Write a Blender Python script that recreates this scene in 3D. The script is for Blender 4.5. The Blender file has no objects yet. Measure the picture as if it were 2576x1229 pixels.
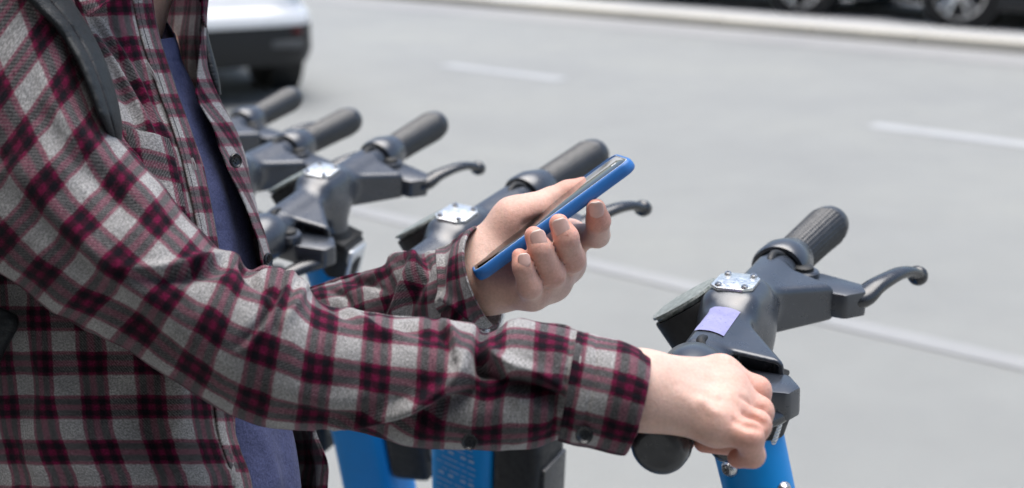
import bpy, bmesh, math, random
import numpy as np
from mathutils import Vector, Matrix

random.seed(4)
rng = np.random.default_rng(7)
S = bpy.context.scene
COL = S.collection

# ------------------------------------------------------------------ camera, sky, sun, exposure
FPX, CX, CY, CAMH = 3363.0, 1288.0, 614.5, 1.45        # focal length and centre on the 2576 px wide measuring grid
TH = math.atan((CY + 320) / FPX)
cam_d = bpy.data.cameras.new('camera')
cam = bpy.data.objects.new('camera', cam_d)
COL.objects.link(cam)
cam.location = (0, 0, CAMH)
cam.rotation_euler = (math.pi / 2 - TH, 0, 0)
cam_d.sensor_fit = 'HORIZONTAL'
cam_d.sensor_width = 36.0
cam_d.lens = 36.0 * FPX / 2576.0
cam_d.clip_start = 0.02
cam_d.clip_end = 400
cam_d.dof.use_dof = True
cam_d.dof.focus_distance = 0.90
cam_d.dof.aperture_fstop = 6.0
S.camera = cam

SUN_DIR = Vector((0.02, 0.14, 1.0)).normalized()
w = bpy.data.worlds.new('World')
S.world = w
w.use_nodes = True
nt = w.node_tree
sky = nt.nodes.new('ShaderNodeTexSky')
sky.sky_type = 'NISHITA'
sky.sun_disc = False
sky.sun_elevation = math.asin(SUN_DIR.z)
sky.sun_rotation = math.atan2(SUN_DIR.x, SUN_DIR.y)
sky.air_density = 1.0
sky.dust_density = 2.5
sky.ozone_density = 0.6
bg = nt.nodes['Background']
bg.inputs['Strength'].default_value = 0.065
nt.links.new(sky.outputs[0], bg.inputs[0])
sun_d = bpy.data.lights.new('sun', 'SUN')
sun_d.energy = 1.5
sun_d.angle = math.radians(60)
sun_d.color = (1.0, 0.98, 0.955)
sun = bpy.data.objects.new('sun', sun_d)
COL.objects.link(sun)
sun.rotation_euler = SUN_DIR.to_track_quat('Z', 'Y').to_euler()
S.view_settings.view_transform = 'Standard'
S.view_settings.look = 'None'
S.view_settings.exposure = 1.66
S.view_settings.gamma = 1.0
S.view_settings.use_curve_mapping = False

# ------------------------------------------------------------------ measuring helpers
CAM = np.array([0, 0, CAMH])
RT = np.array([1.0, 0, 0])
FW = np.array([0, math.cos(TH), -math.sin(TH)])
UP = np.array([0, math.sin(TH), math.cos(TH)])

def P(px, py, z):
    return CAM + z * ((px - CX) / FPX * RT + (CY - py) / FPX * UP + FW)

def PA(a):
    a = np.asarray(a, float)
    z = a[..., 2:3]
    return CAM + z * ((a[..., 0:1] - CX) / FPX * RT + (CY - a[..., 1:2]) / FPX * UP + FW)

def proj(p):
    d = np.asarray(p) - CAM
    z = d @ FW
    return np.stack([CX + FPX * (d @ RT) / z, CY - FPX * (d @ UP) / z, z], -1)

def onheight(px, py, wz):
    d = (px - CX) / FPX * RT + (CY - py) / FPX * UP + FW
    return CAM + d * ((wz - CAMH) / d[2])

def catmull(pts, n, closed=False):
    """resample control points (k, d) to n points along a Catmull-Rom curve"""
    pts = np.asarray(pts, float)
    k = len(pts)
    t = np.linspace(0, k if closed else k - 1, n, endpoint=not closed)
    i = np.floor(t).astype(int)
    if not closed:
        i = np.minimum(i, k - 2)
    u = (t - i)[:, None]
    if closed:
        g = lambda j: pts[(i + j) % k]
    else:
        ext = np.vstack([2 * pts[0] - pts[1], pts, 2 * pts[-1] - pts[-2]])
        g = lambda j: ext[i + j + 1]
    a, b, c, d = g(-1), g(0), g(1), g(2)
    return 0.5 * (2 * b + (c - a) * u + (2 * a - 5 * b + 4 * c - d) * u ** 2 + (3 * b - a - 3 * c + d) * u ** 3)

def hash3(i, j, k, seed):
    n = (i * 73856093) ^ (j * 19349663) ^ (k * 83492791) ^ (seed * 2654435)
    n = (n ^ (n >> 13)) * 1274126177
    n = n & 0x7fffffff
    n = (n ^ (n >> 16)) & 0xffff
    return n / 32767.5 - 1.0

def vnoise(p, scale, seed=1):
    q = np.asarray(p, float) * scale + 1000.0
    b = np.floor(q).astype(np.int64)
    f = q - b
    f = f * f * (3 - 2 * f)
    r = 0
    for dx in (0, 1):
        for dy in (0, 1):
            for dz in (0, 1):
                wt = (f[..., 0] if dx else 1 - f[..., 0]) * (f[..., 1] if dy else 1 - f[..., 1]) * (f[..., 2] if dz else 1 - f[..., 2])
                r = r + wt * hash3(b[..., 0] + dx, b[..., 1] + dy, b[..., 2] + dz, seed)
    return r

# ------------------------------------------------------------------ object helpers
def link(o, parent=None):
    COL.objects.link(o)
    if parent is not None:
        o.parent = parent
    return o

def tag(o, label=None, cat=None, group=None, kind=None):
    if label: o['label'] = label
    if cat: o['category'] = cat
    if group: o['group'] = group
    if kind: o['kind'] = kind
    return o

def empty(name, loc, rot=(0, 0, 0)):
    o = bpy.data.objects.new(name, None)
    o.empty_display_size = 0.05
    o.location = loc
    o.rotation_euler = rot
    return link(o)

def meshobj(name, verts, faces, mat, parent=None, smooth=True, uv=None, world_parent=False):
    m = bpy.data.meshes.new(name)
    m.from_pydata([tuple(map(float, v)) for v in verts], [], [tuple(map(int, f)) for f in faces])
    if smooth:
        m.polygons.foreach_set('use_smooth', [True] * len(m.polygons))
    if uv is not None:
        l = m.uv_layers.new(name='UVMap')
        idx = np.empty(len(m.loops), np.int32)
        m.loops.foreach_get('vertex_index', idx)
        l.data.foreach_set('uv', np.asarray(uv, np.float32)[idx].ravel())
    if mat is not None:
        m.materials.append(mat)
    m.update()
    o = bpy.data.objects.new(name, m)
    link(o, parent)
    if world_parent and parent is not None:
        o.matrix_parent_inverse = Matrix.Translation(-Vector(parent.location))
    return o

def bmobj(name, bm, mat, parent=None, smooth=True, angle=40, world_parent=False):
    bmesh.ops.recalc_face_normals(bm, faces=bm.faces[:])
    m = bpy.data.meshes.new(name)
    bm.to_mesh(m)
    bm.free()
    if smooth:
        m.polygons.foreach_set('use_smooth', [True] * len(m.polygons))
        m.set_sharp_from_angle(angle=math.radians(angle))
    if mat is not None:
        m.materials.append(mat)
    o = bpy.data.objects.new(name, m)
    link(o, parent)
    if world_parent and parent is not None:
        o.matrix_parent_inverse = Matrix.Translation(-Vector(parent.location))
    return o

def frame_from(d):
    d = Vector(d).normalized()
    a = Vector((0, 0, 1)) if abs(d.z) < 0.9 else Vector((1, 0, 0))
    x = a.cross(d).normalized()
    y = d.cross(x)
    return x, y, d

def loft(bm, rings, caps=True, closed=True):
    vs = [[bm.verts.new(tuple(p)) for p in r] for r in rings]
    n = len(vs[0])
    for a, b in zip(vs[:-1], vs[1:]):
        for i in range(n if closed else n - 1):
            j = (i + 1) % n
            bm.faces.new((a[i], a[j], b[j], b[i]))
    if caps and closed:
        bm.faces.new(vs[0][::-1])
        bm.faces.new(vs[-1])
    return vs

def tube(bm, path, radii, n=16, flat=1.0, caps=True):
    path = [Vector(p) for p in path]
    rings = []
    x0 = None
    for i, p in enumerate(path):
        d = (path[min(i + 1, len(path) - 1)] - path[max(i - 1, 0)]).normalized()
        if x0 is None:
            x0, _, _ = frame_from(d)
        x = (x0 - d * x0.dot(d)).normalized()
        x0 = x
        y = d.cross(x)
        r = radii[i] if hasattr(radii, '__len__') else radii
        rings.append([p + x * (math.cos(t) * r) + y * (math.sin(t) * r * flat) for t in [2 * math.pi * k / n for k in range(n)]])
    return loft(bm, rings, caps)

def lathe(bm, c, axis, prof, n=24, caps=True):
    x, y, d = frame_from(axis)
    c = Vector(c)
    return loft(bm, [[c + d * h + x * (math.cos(t) * r) + y * (math.sin(t) * r) for t in [2 * math.pi * k / n for k in range(n)]] for h, r in prof], caps)

def rbox(bm, c, size, bev=0.003, seg=2, M=None):
    r = bmesh.ops.create_cube(bm, size=1.0)
    vs = r['verts']
    T = Matrix.Translation(Vector(c)) @ (M.to_4x4() if M is not None else Matrix.Identity(4)) @ Matrix.Diagonal((*size, 1))
    bmesh.ops.transform(bm, matrix=T, verts=vs)
    es = list({e for v in vs for e in v.link_edges})
    if bev > 0:
        bmesh.ops.bevel(bm, geom=es, offset=bev, segments=seg, affect='EDGES', profile=0.6)

def prism(bm, poly, axis_vec, bev=0.0):
    """poly: list of 3d points; extruded by axis_vec"""
    a = [bm.verts.new(tuple(p)) for p in poly]
    b = [bm.verts.new(tuple(Vector(p) + Vector(axis_vec))) for p in poly]
    n = len(a)
    fs = [bm.faces.new(a[::-1]), bm.faces.new(b)]
    for i in range(n):
        j = (i + 1) % n
        fs.append(bm.faces.new((a[i], a[j], b[j], b[i])))
    if bev > 0:
        es = list({e for f in fs for e in f.edges})
        bmesh.ops.bevel(bm, geom=es, offset=bev, segments=2, affect='EDGES', profile=0.6)

# --- signed distance shapes and a surface-net mesher
def sd_cap(p, a, b, ra, rb):
    a = np.asarray(a, np.float32); b = np.asarray(b, np.float32)
    ba = b - a
    t = np.clip(((p - a) @ ba) / max(float(ba @ ba), 1e-12), 0, 1)
    return np.sqrt((((p - a) - t[:, None] * ba) ** 2).sum(1)) - (ra + t * (rb - ra))

def sd_ell(p, c, ax, r):
    """ax: 3x3 rows are unit axes"""
    q = (p - np.asarray(c, np.float32)) @ np.asarray(ax, np.float32).T
    r = np.asarray(r, np.float32)
    k0 = np.sqrt(((q / r) ** 2).sum(1))
    k1 = np.sqrt(((q / (r * r)) ** 2).sum(1)) + 1e-9
    return k0 * (k0 - 1) / k1

def sd_box(p, c, half, rad, ax=None):
    q = p - np.asarray(c, np.float32)
    if ax is not None:
        q = q @ np.asarray(ax, np.float32).T
    q = np.abs(q) - (np.asarray(half, np.float32) - rad)
    return np.sqrt((np.maximum(q, 0) ** 2).sum(1)) + np.minimum(q.max(1), 0) - rad

def smin(a, b, k):
    h = np.maximum(k - np.abs(a - b), 0) / k
    return np.minimum(a, b) - h * h * k * 0.25

def smax(a, b, k):
    return -smin(-a, -b, k)

def surface_net(fn, lo, hi, h):
    lo = np.asarray(lo, np.float32)
    n = (np.ceil((np.asarray(hi) - lo) / (4 * h)).astype(int)) * 4
    nc = n // 4
    cg = np.stack(np.meshgrid(*[(np.arange(c) + 0.5) * 4 * h - 0.5 * h for c in nc], indexing='ij'), -1).reshape(-1, 3).astype(np.float32) + lo
    cv = fn(cg).reshape(nc)
    D = np.repeat(np.repeat(np.repeat(cv, 4, 0), 4, 1), 4, 2).astype(np.float32)
    idx = np.argwhere(np.abs(D) < 7.5 * h)
    D[tuple(idx.T)] = fn(idx.astype(np.float32) * h + lo)
    s = D < 0
    acc = np.zeros(tuple(n - 1) + (3,), np.float32)
    cnt = np.zeros(tuple(n - 1), np.float32)
    for ax in range(3):
        for o1 in (0, 1):
            for o2 in (0, 1):
                oth = [a for a in range(3) if a != ax]
                sl0 = [None] * 3; sl1 = [None] * 3
                sl0[ax] = slice(0, n[ax] - 1); sl1[ax] = slice(1, n[ax])
                for o, a in zip((o1, o2), oth):
                    sl0[a] = sl1[a] = slice(o, n[a] - 1 + o)
                d0 = D[tuple(sl0)]; d1 = D[tuple(sl1)]
                m = (d0 < 0) != (d1 < 0)
                t = np.where(m, d0 / np.where(m, d0 - d1, 1), 0)
                cnt += m
                acc[..., ax] += np.where(m, t, 0)
                acc[..., oth[0]] += m * o1
                acc[..., oth[1]] += m * o2
    act = cnt > 0
    vid = -np.ones(act.shape, np.int64)
    vid[act] = np.arange(act.sum())
    base = np.argwhere(act)
    V = (base + acc[act] / cnt[act][:, None]) * h + lo
    Fs = []
    for ax in range(3):
        oth = [a for a in range(3) if a != ax]
        sl0 = [slice(1, m - 1) for m in n]; sl1 = [slice(1, m - 1) for m in n]
        sl0[ax] = slice(0, n[ax] - 1); sl1[ax] = slice(1, n[ax])
        a = s[tuple(sl0)]; b = s[tuple(sl1)]
        for inv in (False, True):
            e = np.argwhere((a & ~b) if not inv else (~a & b))
            off = np.ones(3, int); off[ax] = 0
            e = e + off
            def c(d1, d2):
                q = e.copy(); q[:, oth[0]] -= d1; q[:, oth[1]] -= d2
                return vid[tuple(q.T)]
            quad = np.stack([c(1, 1), c(0, 1), c(0, 0), c(1, 0)], 1)
            flip = inv ^ (ax == 1)
            Fs.append(quad[:, ::-1] if flip else quad)
    return V, np.concatenate(Fs)

def relax(V, F, it=2, lam=0.5):
    e = np.concatenate([F[:, [0, 1]], F[:, [1, 2]], F[:, [2, 3]], F[:, [3, 0]]])
    for _ in range(it):
        acc = np.zeros_like(V); cnt = np.zeros(len(V))
        for a, b in ((0, 1), (1, 0)):
            np.add.at(acc, e[:, a], V[e[:, b]])
            np.add.at(cnt, e[:, a], 1)
        V = V + lam * (acc / np.maximum(cnt, 1)[:, None] - V)
    return V

# ------------------------------------------------------------------ materials
def newmat(name):
    m = bpy.data.materials.new(name)
    m.use_nodes = True
    t = m.node_tree
    return m, t, t.nodes['Principled BSDF']

def N(t, typ, **kw):
    n = t.nodes.new(typ)
    for k, v in kw.items():
        setattr(n, k, v)
    return n

def noise(t, scale, detail=3, rough=0.6, vec=None, coord='Object'):
    n = N(t, 'ShaderNodeTexNoise')
    n.inputs['Scale'].default_value = scale
    n.inputs['Detail'].default_value = detail
    n.inputs['Roughness'].default_value = rough
    if vec is None:
        tc = N(t, 'ShaderNodeTexCoord')
        vec = tc.outputs[coord]
    t.links.new(vec, n.inputs['Vector'])
    return n

def ramp(t, fac, stops, interp='LINEAR'):
    r = N(t, 'ShaderNodeValToRGB')
    cr = r.color_ramp
    cr.interpolation = interp
    while len(cr.elements) > 1:
        cr.elements.remove(cr.elements[-1])
    cr.elements[0].position = stops[0][0]
    cr.elements[0].color = (*stops[0][1], 1)
    for p, c in stops[1:]:
        e = cr.elements.new(p)
        e.color = (*c, 1)
    t.links.new(fac, r.inputs['Fac'])
    return r

def mixc(t, fac, a, b, mode='MIX'):
    m = N(t, 'ShaderNodeMix', data_type='RGBA', blend_type=mode)
    for sock, v in ((m.inputs[0], fac), (m.inputs[6], a), (m.inputs[7], b)):
        if hasattr(v, 'is_linked') or hasattr(v, 'node'):
            t.links.new(v, sock)
        elif isinstance(v, (int, float)):
            sock.default_value = v
        else:
            sock.default_value = (*v, 1)
    return m.outputs[2]

def math_(t, op, a, b=None, c=None):
    m = N(t, 'ShaderNodeMath', operation=op)
    for s, v in zip(m.inputs, (a, b, c)):
        if v is None: continue
        if isinstance(v, (int, float)): s.default_value = v
        else: t.links.new(v, s)
    return m.outputs[0]

def bump(t, h, strength, dist, b, prev=None):
    n = N(t, 'ShaderNodeBump')
    n.inputs['Strength'].default_value = strength
    n.inputs['Distance'].default_value = dist
    t.links.new(h, n.inputs['Height'])
    if prev is not None:
        t.links.new(prev, n.inputs['Normal'])
    if b is not None:
        t.links.new(n.outputs[0], b.inputs['Normal'])
    return n.outputs[0]

def simple(name, col, rough=0.5, metal=0.0, var=0.15, scale=60, bumpst=0.0, bscale=400, coat=0.0, rvar=0.15, spec=0.5):
    m, t, b = newmat(name)
    n = noise(t, scale, 4)
    c0 = tuple(max(0, c * (1 - var)) for c in col)
    c1 = tuple(min(1, c * (1 + var)) for c in col)
    r = ramp(t, n.outputs['Fac'], [(0.3, c0), (0.7, c1)])
    t.links.new(r.outputs[0], b.inputs['Base Color'])
    rr = N(t, 'ShaderNodeMapRange')
    rr.inputs['From Min'].default_value = 0.3; rr.inputs['From Max'].default_value = 0.7
    rr.inputs['To Min'].default_value = max(0.02, rough - rvar); rr.inputs['To Max'].default_value = min(1, rough + rvar)
    n2 = noise(t, scale * 2.7, 5)
    t.links.new(n2.outputs['Fac'], rr.inputs['Value'])
    t.links.new(rr.outputs[0], b.inputs['Roughness'])
    b.inputs['Metallic'].default_value = metal
    b.inputs['Coat Weight'].default_value = coat
    b.inputs['Specular IOR Level'].default_value = spec
    if bumpst:
        n3 = noise(t, bscale, 3)
        bump(t, n3.outputs['Fac'], bumpst, 0.001, b)
    return m

RPT = 0.0345          # plaid repeat in metres
def plaid(name, inner=False):
    m, t, b = newmat(name)
    tc = N(t, 'ShaderNodeTexCoord')
    sx = N(t, 'ShaderNodeSeparateXYZ')
    # slightly wavy threads
    wn = noise(t, 60, 2, vec=tc.outputs['UV'])
    wv = N(t, 'ShaderNodeVectorMath', operation='MULTIPLY_ADD')
    t.links.new(wn.outputs['Color'], wv.inputs[0])
    wv.inputs[1].default_value = (0.0018, 0.0018, 0)
    t.links.new(tc.outputs['UV'], wv.inputs[2])
    wn2 = noise(t, 900, 2, vec=tc.outputs['UV'])
    wv2 = N(t, 'ShaderNodeVectorMath', operation='MULTIPLY_ADD')
    t.links.new(wn2.outputs['Color'], wv2.inputs[0])
    wv2.inputs[1].default_value = (0.0011, 0.0011, 0)
    t.links.new(wv.outputs[0], wv2.inputs[2])
    t.links.new(wv2.outputs[0], sx.inputs[0])
    bur, blk, gry = (0.125, 0.006, 0.036), (0.007, 0.006, 0.010), (0.315, 0.31, 0.305)
    edge = (0.16, 0.02, 0.05)
    stops = [(0.0, edge), (0.045, bur), (0.085, blk), (0.175, blk), (0.225, bur), (0.30, bur), (0.35, blk),
             (0.44, blk), (0.48, bur), (0.515, edge), (0.545, gry), (0.975, gry), (0.999, edge)]
    cols = []
    for ax in (0, 1):
        fr = math_(t, 'FRACT', math_(t, 'DIVIDE', sx.outputs[ax], RPT))
        cols.append(ramp(t, fr, stops).outputs[0])
    # twill: diagonal alternation of warp and weft
    tw = math_(t, 'SINE', math_(t, 'MULTIPLY', math_(t, 'ADD', sx.outputs[0], math_(t, 'MULTIPLY', sx.outputs[1], 0.62)), 2 * math.pi / 0.00175))
    fz = noise(t, 1500, 3, 0.7, vec=tc.outputs['UV'])
    fac = math_(t, 'ADD', math_(t, 'MULTIPLY_ADD', tw, 0.22, 0.5), math_(t, 'MULTIPLY', math_(t, 'SUBTRACT', fz.outputs['Fac'], 0.5), 1.1))
    cl = N(t, 'ShaderNodeClamp')
    t.links.new(fac, cl.inputs[0])
    c = mixc(t, cl.outputs[0], cols[0], cols[1])
    c = mixc(t, 0.50, c, mixc(t, 1.0, cols[0], cols[1], 'DARKEN'))
    # heathered flecks
    fl = noise(t, 720, 5, 0.8, vec=tc.outputs['UV'])
    fr2 = ramp(t, fl.outputs['Fac'], [(0.30, (0.22, 0.22, 0.24)), (0.50, (0.95, 0.95, 0.95)), (0.70, (1.95, 1.95, 1.95))])
    c = mixc(t, 1.0, c, fr2.outputs[0], 'MULTIPLY')
    pt = noise(t, 40, 3, vec=tc.outputs['UV'])
    pr = ramp(t, pt.outputs['Fac'], [(0.3, (0.80, 0.80, 0.80)), (0.7, (1.16, 1.16, 1.16))])
    c = mixc(t, 1.0, c, pr.outputs[0], 'MULTIPLY')
    if inner:
        c = mixc(t, 0.35, c, (0.05, 0.045, 0.05))
    t.links.new(c, b.inputs['Base Color'])
    b.inputs['Roughness'].default_value = 0.95
    b.inputs['Specular IOR Level'].default_value = 0.15
    b.inputs['Sheen Weight'].default_value = 0.12
    b.inputs['Sheen Tint'].default_value = (1.0, 0.9, 0.93, 1)
    b.inputs['Sheen Roughness'].default_value = 0.35
    nb = bump(t, fz.outputs['Fac'], 0.5, 0.0008, None)
    n2 = noise(t, 160, 4, vec=tc.outputs['UV'])
    bump(t, n2.outputs['Fac'], 0.35, 0.003, b, nb)
    return m

M_PLAID = plaid('plaid_flannel')

def skin_mat():
    m, t, b = newmat('skin')
    at = N(t, 'ShaderNodeAttribute', attribute_name='flush')
    n1 = noise(t, 45, 4)
    n2 = noise(t, 500, 3)
    base = ramp(t, n1.outputs['Fac'], [(0.3, (0.64, 0.42, 0.34)), (0.7, (0.73, 0.515, 0.43))]).outputs[0]
    red = mixc(t, 0.95, base, (0.64, 0.28, 0.21))
    c = mixc(t, at.outputs['Fac'], base, red)
    sp = ramp(t, n2.outputs['Fac'], [(0.35, (0.93, 0.91, 0.90)), (0.65, (1.05, 1.05, 1.05))]).outputs[0]
    c = mixc(t, 1.0, c, sp, 'MULTIPLY')
    t.links.new(c, b.inputs['Base Color'])
    b.inputs['Roughness'].default_value = 0.5
    b.inputs['Subsurface Weight'].default_value = 0.35
    b.inputs['Subsurface Radius'].default_value = (1.0, 0.35, 0.2)
    b.inputs['Subsurface Scale'].default_value = 0.004
    b.inputs['Specular IOR Level'].default_value = 0.4
    v = N(t, 'ShaderNodeTexVoronoi')
    v.inputs['Scale'].default_value = 900
    tc = N(t, 'ShaderNodeTexCoord')
    t.links.new(tc.outputs['Object'], v.inputs['Vector'])
    nb = bump(t, v.outputs['Distance'], 0.18, 0.0006, None)
    n3 = noise(t, 230, 5)
    bump(t, n3.outputs['Fac'], 0.22, 0.0014, b, nb)
    return m
M_SKIN = skin_mat()

def knit(name, col, sheen=0.05, scale=700):
    m, t, b = newmat(name)
    n = noise(t, scale, 3, 0.7)
    n1 = noise(t, 30, 4)
    c = ramp(t, n.outputs['Fac'], [(0.3, tuple(c * 0.65 for c in col)), (0.7, tuple(c * 1.35 for c in col))]).outputs[0]
    c = mixc(t, 1.0, c, ramp(t, n1.outputs['Fac'], [(0.3, (0.85,) * 3), (0.7, (1.15,) * 3)]).outputs[0], 'MULTIPLY')
    t.links.new(c, b.inputs['Base Color'])
    b.inputs['Roughness'].default_value = 0.9
    b.inputs['Sheen Weight'].default_value = sheen
    b.inputs['Specular IOR Level'].default_value = 0.15
    nb = bump(t, n.outputs['Fac'], 0.3, 0.0008, None)
    n2 = noise(t, 70, 4)
    bump(t, n2.outputs['Fac'], 0.4, 0.006, b, nb)
    return m
M_TSHIRT = knit('navy_jersey', (0.070, 0.080, 0.165))
M_DENIM = knit('dark_denim', (0.02, 0.025, 0.05))

def leather():
    m, t, b = newmat('black_leather')
    tc = N(t, 'ShaderNodeTexCoord')
    v = N(t, 'ShaderNodeTexVoronoi', feature='DISTANCE_TO_EDGE')
    v.inputs['Scale'].default_value = 420
    t.links.new(tc.outputs['Object'], v.inputs['Vector'])
    r = ramp(t, v.outputs['Distance'], [(0.0, (0, 0, 0)), (0.12, (1, 1, 1))])
    c = mixc(t, r.outputs[0], (0.004, 0.005, 0.006), (0.013, 0.017, 0.020))
    t.links.new(c, b.inputs['Base Color'])
    b.inputs['Roughness'].default_value = 0.55
    b.inputs['Specular IOR Level'].default_value = 0.35
    nb = bump(t, r.outputs[0], 0.35, 0.0006, None)
    n2 = noise(t, 60, 3)
    bump(t, n2.outputs['Fac'], 0.3, 0.003, b, nb)
    return m
M_LEATHER = leather()

M_PLASTIC = simple('grey_black_plastic', (0.026, 0.032, 0.043), 0.30, var=0.12, scale=35, bumpst=0.04, bscale=900, rvar=0.05, spec=1.0)
def scuff(m, amount=0.55):
    """pale hairline scratches and dust worn into a moulded surface"""
    t = m.node_tree; b = t.nodes['Principled BSDF']
    src = b.inputs['Base Color'].links[0].from_socket
    tc = N(t, 'ShaderNodeTexCoord')
    fs_ = []
    for k, (rot, sc) in enumerate((((0.3, 0.2, 0.5), (40, 900, 900)), ((0.9, -0.4, 1.4), (900, 50, 900)))):
        mp = N(t, 'ShaderNodeMapping')
        mp.inputs['Rotation'].default_value = rot
        mp.inputs['Scale'].default_value = sc
        t.links.new(tc.outputs['Object'], mp.inputs[0])
        n = noise(t, 1.0, 2, 0.5, vec=mp.outputs[0])
        fs_.append(ramp(t, n.outputs['Fac'], [(0.66, (0, 0, 0)), (0.72, (1, 1, 1))]).outputs[0])
    patchy = noise(t, 55, 3)
    pm = ramp(t, patchy.outputs['Fac'], [(0.5, (0, 0, 0)), (0.65, (1, 1, 1))]).outputs[0]
    f = math_(t, 'MULTIPLY', math_(t, 'MULTIPLY', math_(t, 'MAXIMUM', fs_[0], fs_[1]), pm), amount)
    t.links.new(mixc(t, f, src, (0.22, 0.23, 0.24)), b.inputs['Base Color'])
scuff(M_PLASTIC)
M_PLASTIC2 = simple('smooth_black_plastic', (0.016, 0.018, 0.022), 0.26, var=0.2, scale=40, rvar=0.08, spec=0.8)
M_MATTE = simple('matt_black_plastic', (0.010, 0.011, 0.012), 0.6, var=0.2, scale=50)
M_RUBBER = simple('black_rubber', (0.020, 0.023, 0.028), 0.38, var=0.25, scale=80, bumpst=0.1, bscale=1200, spec=0.8)
M_TYRE = simple('tyre_rubber', (0.02, 0.02, 0.021), 0.8, var=0.2, scale=30)
M_BLUE = simple('scooter_blue_paint', (0.0, 0.25, 0.66), 0.42, var=0.06, scale=25, rvar=0.06, spec=0.3)
M_STEEL = simple('screw_steel', (0.55, 0.55, 0.55), 0.28, 1.0, var=0.1, scale=300)
M_SILVER = simple('scratched_alloy_plate', (0.70, 0.72, 0.72), 0.36, 1.0, var=0.12, scale=150, bumpst=0.03, bscale=500)
M_LABEL = simple('lilac_sticker', (0.29, 0.285, 0.50), 0.35, var=0.12, scale=120)
M_WHITE = simple('white_print', (0.75, 0.77, 0.80), 0.5, var=0.1, scale=90)
M_PRINT = simple('pale_blue_print', (0.30, 0.46, 0.72), 0.5, var=0.1, scale=90)
M_BUTTON = simple('black_button', (0.012, 0.014, 0.016), 0.3, var=0.2, scale=200)
M_NAIL = simple('fingernail', (0.74, 0.49, 0.42), 0.22, var=0.08, scale=200, rvar=0.05)
M_NAILTIP = simple('nail_edge', (0.80, 0.66, 0.59), 0.3, var=0.05, scale=200, rvar=0.05)
M_CASE = simple('blue_silicone_case', (0.024, 0.155, 0.46), 0.42, var=0.06, scale=100, rvar=0.06)
M_GLASS = simple('phone_glass', (0.006, 0.007, 0.006), 0.03, var=0.1, scale=50, rvar=0.01, spec=0.8)
M_STITCH = simple('pale_thread', (0.32, 0.30, 0.30), 0.8, var=0.2, scale=600)
M_DARKTHREAD = simple('dark_thread', (0.03, 0.02, 0.03), 0.8, var=0.2, scale=600)
M_HAIR = simple('brown_hair', (0.03, 0.018, 0.010), 0.5, var=0.4, scale=300)

def cracked():
    m, t, b = newmat('scratched_display_glass')
    tc = N(t, 'ShaderNodeTexCoord')
    mp = N(t, 'ShaderNodeMapping')
    mp.inputs['Scale'].default_value = (300, 60, 60)
    mp.inputs['Rotation'].default_value = (0, 0, 0.6)
    t.links.new(tc.outputs['Object'], mp.inputs[0])
    n = noise(t, 1.0, 5, 0.8, vec=mp.outputs[0])
    mp2 = N(t, 'ShaderNodeMapping')
    mp2.inputs['Scale'].default_value = (60, 300, 60)
    mp2.inputs['Rotation'].default_value = (0, 0, -0.3)
    t.links.new(tc.outputs['Object'], mp2.inputs[0])
    n2 = noise(t, 1.0, 5, 0.8, vec=mp2.outputs[0])
    f = math_(t, 'MAXIMUM', n.outputs['Fac'], n2.outputs['Fac'])
    r = ramp(t, f, [(0.45, (0.10, 0.12, 0.11)), (0.6, (0.30, 0.33, 0.31)), (0.72, (0.6, 0.63, 0.6))])
    t.links.new(r.outputs[0], b.inputs['Base Color'])
    b.inputs['Roughness'].default_value = 0.35
    bump(t, f, 0.5, 0.001, b)
    return m
M_CRACK = cracked()

def lens_mat():
    m, t, b = newmat('clear_lens')
    b.inputs['Base Color'].default_value = (0.75, 0.78, 0.8, 1)
    b.inputs['Metallic'].default_value = 0.6
    b.inputs['Roughness'].default_value = 0.15
    tc = N(t, 'ShaderNodeTexCoord')
    wv = N(t, 'ShaderNodeTexWave', wave_type='BANDS', bands_direction='Z')
    wv.inputs['Scale'].default_value = 110
    t.links.new(tc.outputs['Object'], wv.inputs['Vector'])
    bump(t, wv.outputs['Fac'], 0.6, 0.001, b)
    return m
M_LENS = lens_mat()

def asphalt(name, col, scale=1.0):
    m, t, b = newmat(name)
    tc = N(t, 'ShaderNodeTexCoord')
    n = noise(t, 240 * scale, 3, 0.8)
    n1 = noise(t, 0.55, 5, 0.6)
    n2 = noise(t, 3.5, 4)
    c = ramp(t, n.outputs['Fac'], [(0.3, tuple(c * 0.75 for c in col)), (0.7, tuple(c * 1.25 for c in col))]).outputs[0]
    c = mixc(t, 1.0, c, ramp(t, n1.outputs['Fac'], [(0.30, (0.92, 0.922, 0.935)), (0.5, (1.0, 1.0, 1.0)), (0.70, (1.07, 1.065, 1.04))]).outputs[0], 'MULTIPLY')
    c = mixc(t, 1.0, c, ramp(t, n2.outputs['Fac'], [(0.3, (0.965,) * 3), (0.7, (1.035,) * 3)]).outputs[0], 'MULTIPLY')
    t.links.new(c, b.inputs['Base Color'])
    b.inputs['Roughness'].default_value = 0.85
    bump(t, n.outputs['Fac'], 0.5, 0.004, b)
    return m
M_ASPHALT = asphalt('pale_worn_asphalt', (0.246, 0.252, 0.242))
M_GUTTER = asphalt('pale_gutter', (0.28, 0.28, 0.275))
M_PAVE = asphalt('pavement_concrete', (0.46, 0.46, 0.445))
M_KERB = asphalt('kerb_stone', (0.48, 0.45, 0.38))
M_PAINT = asphalt('worn_road_paint', (0.36, 0.37, 0.375))
M_PAINT2 = asphalt('faded_road_paint', (0.30, 0.305, 0.305))
M_CARWHITE = simple('white_car_paint', (0.86, 0.87, 0.87), 0.25, var=0.03, scale=5, coat=0.6, rvar=0.05)
M_CARBLACK = simple('black_car_paint', (0.014, 0.016, 0.019), 0.22, var=0.1, scale=5, coat=0.6, rvar=0.05)
M_CARBLUE = simple('dark_teal_car_paint', (0.012, 0.022, 0.030), 0.22, var=0.1, scale=5, coat=0.6, rvar=0.05)
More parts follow.
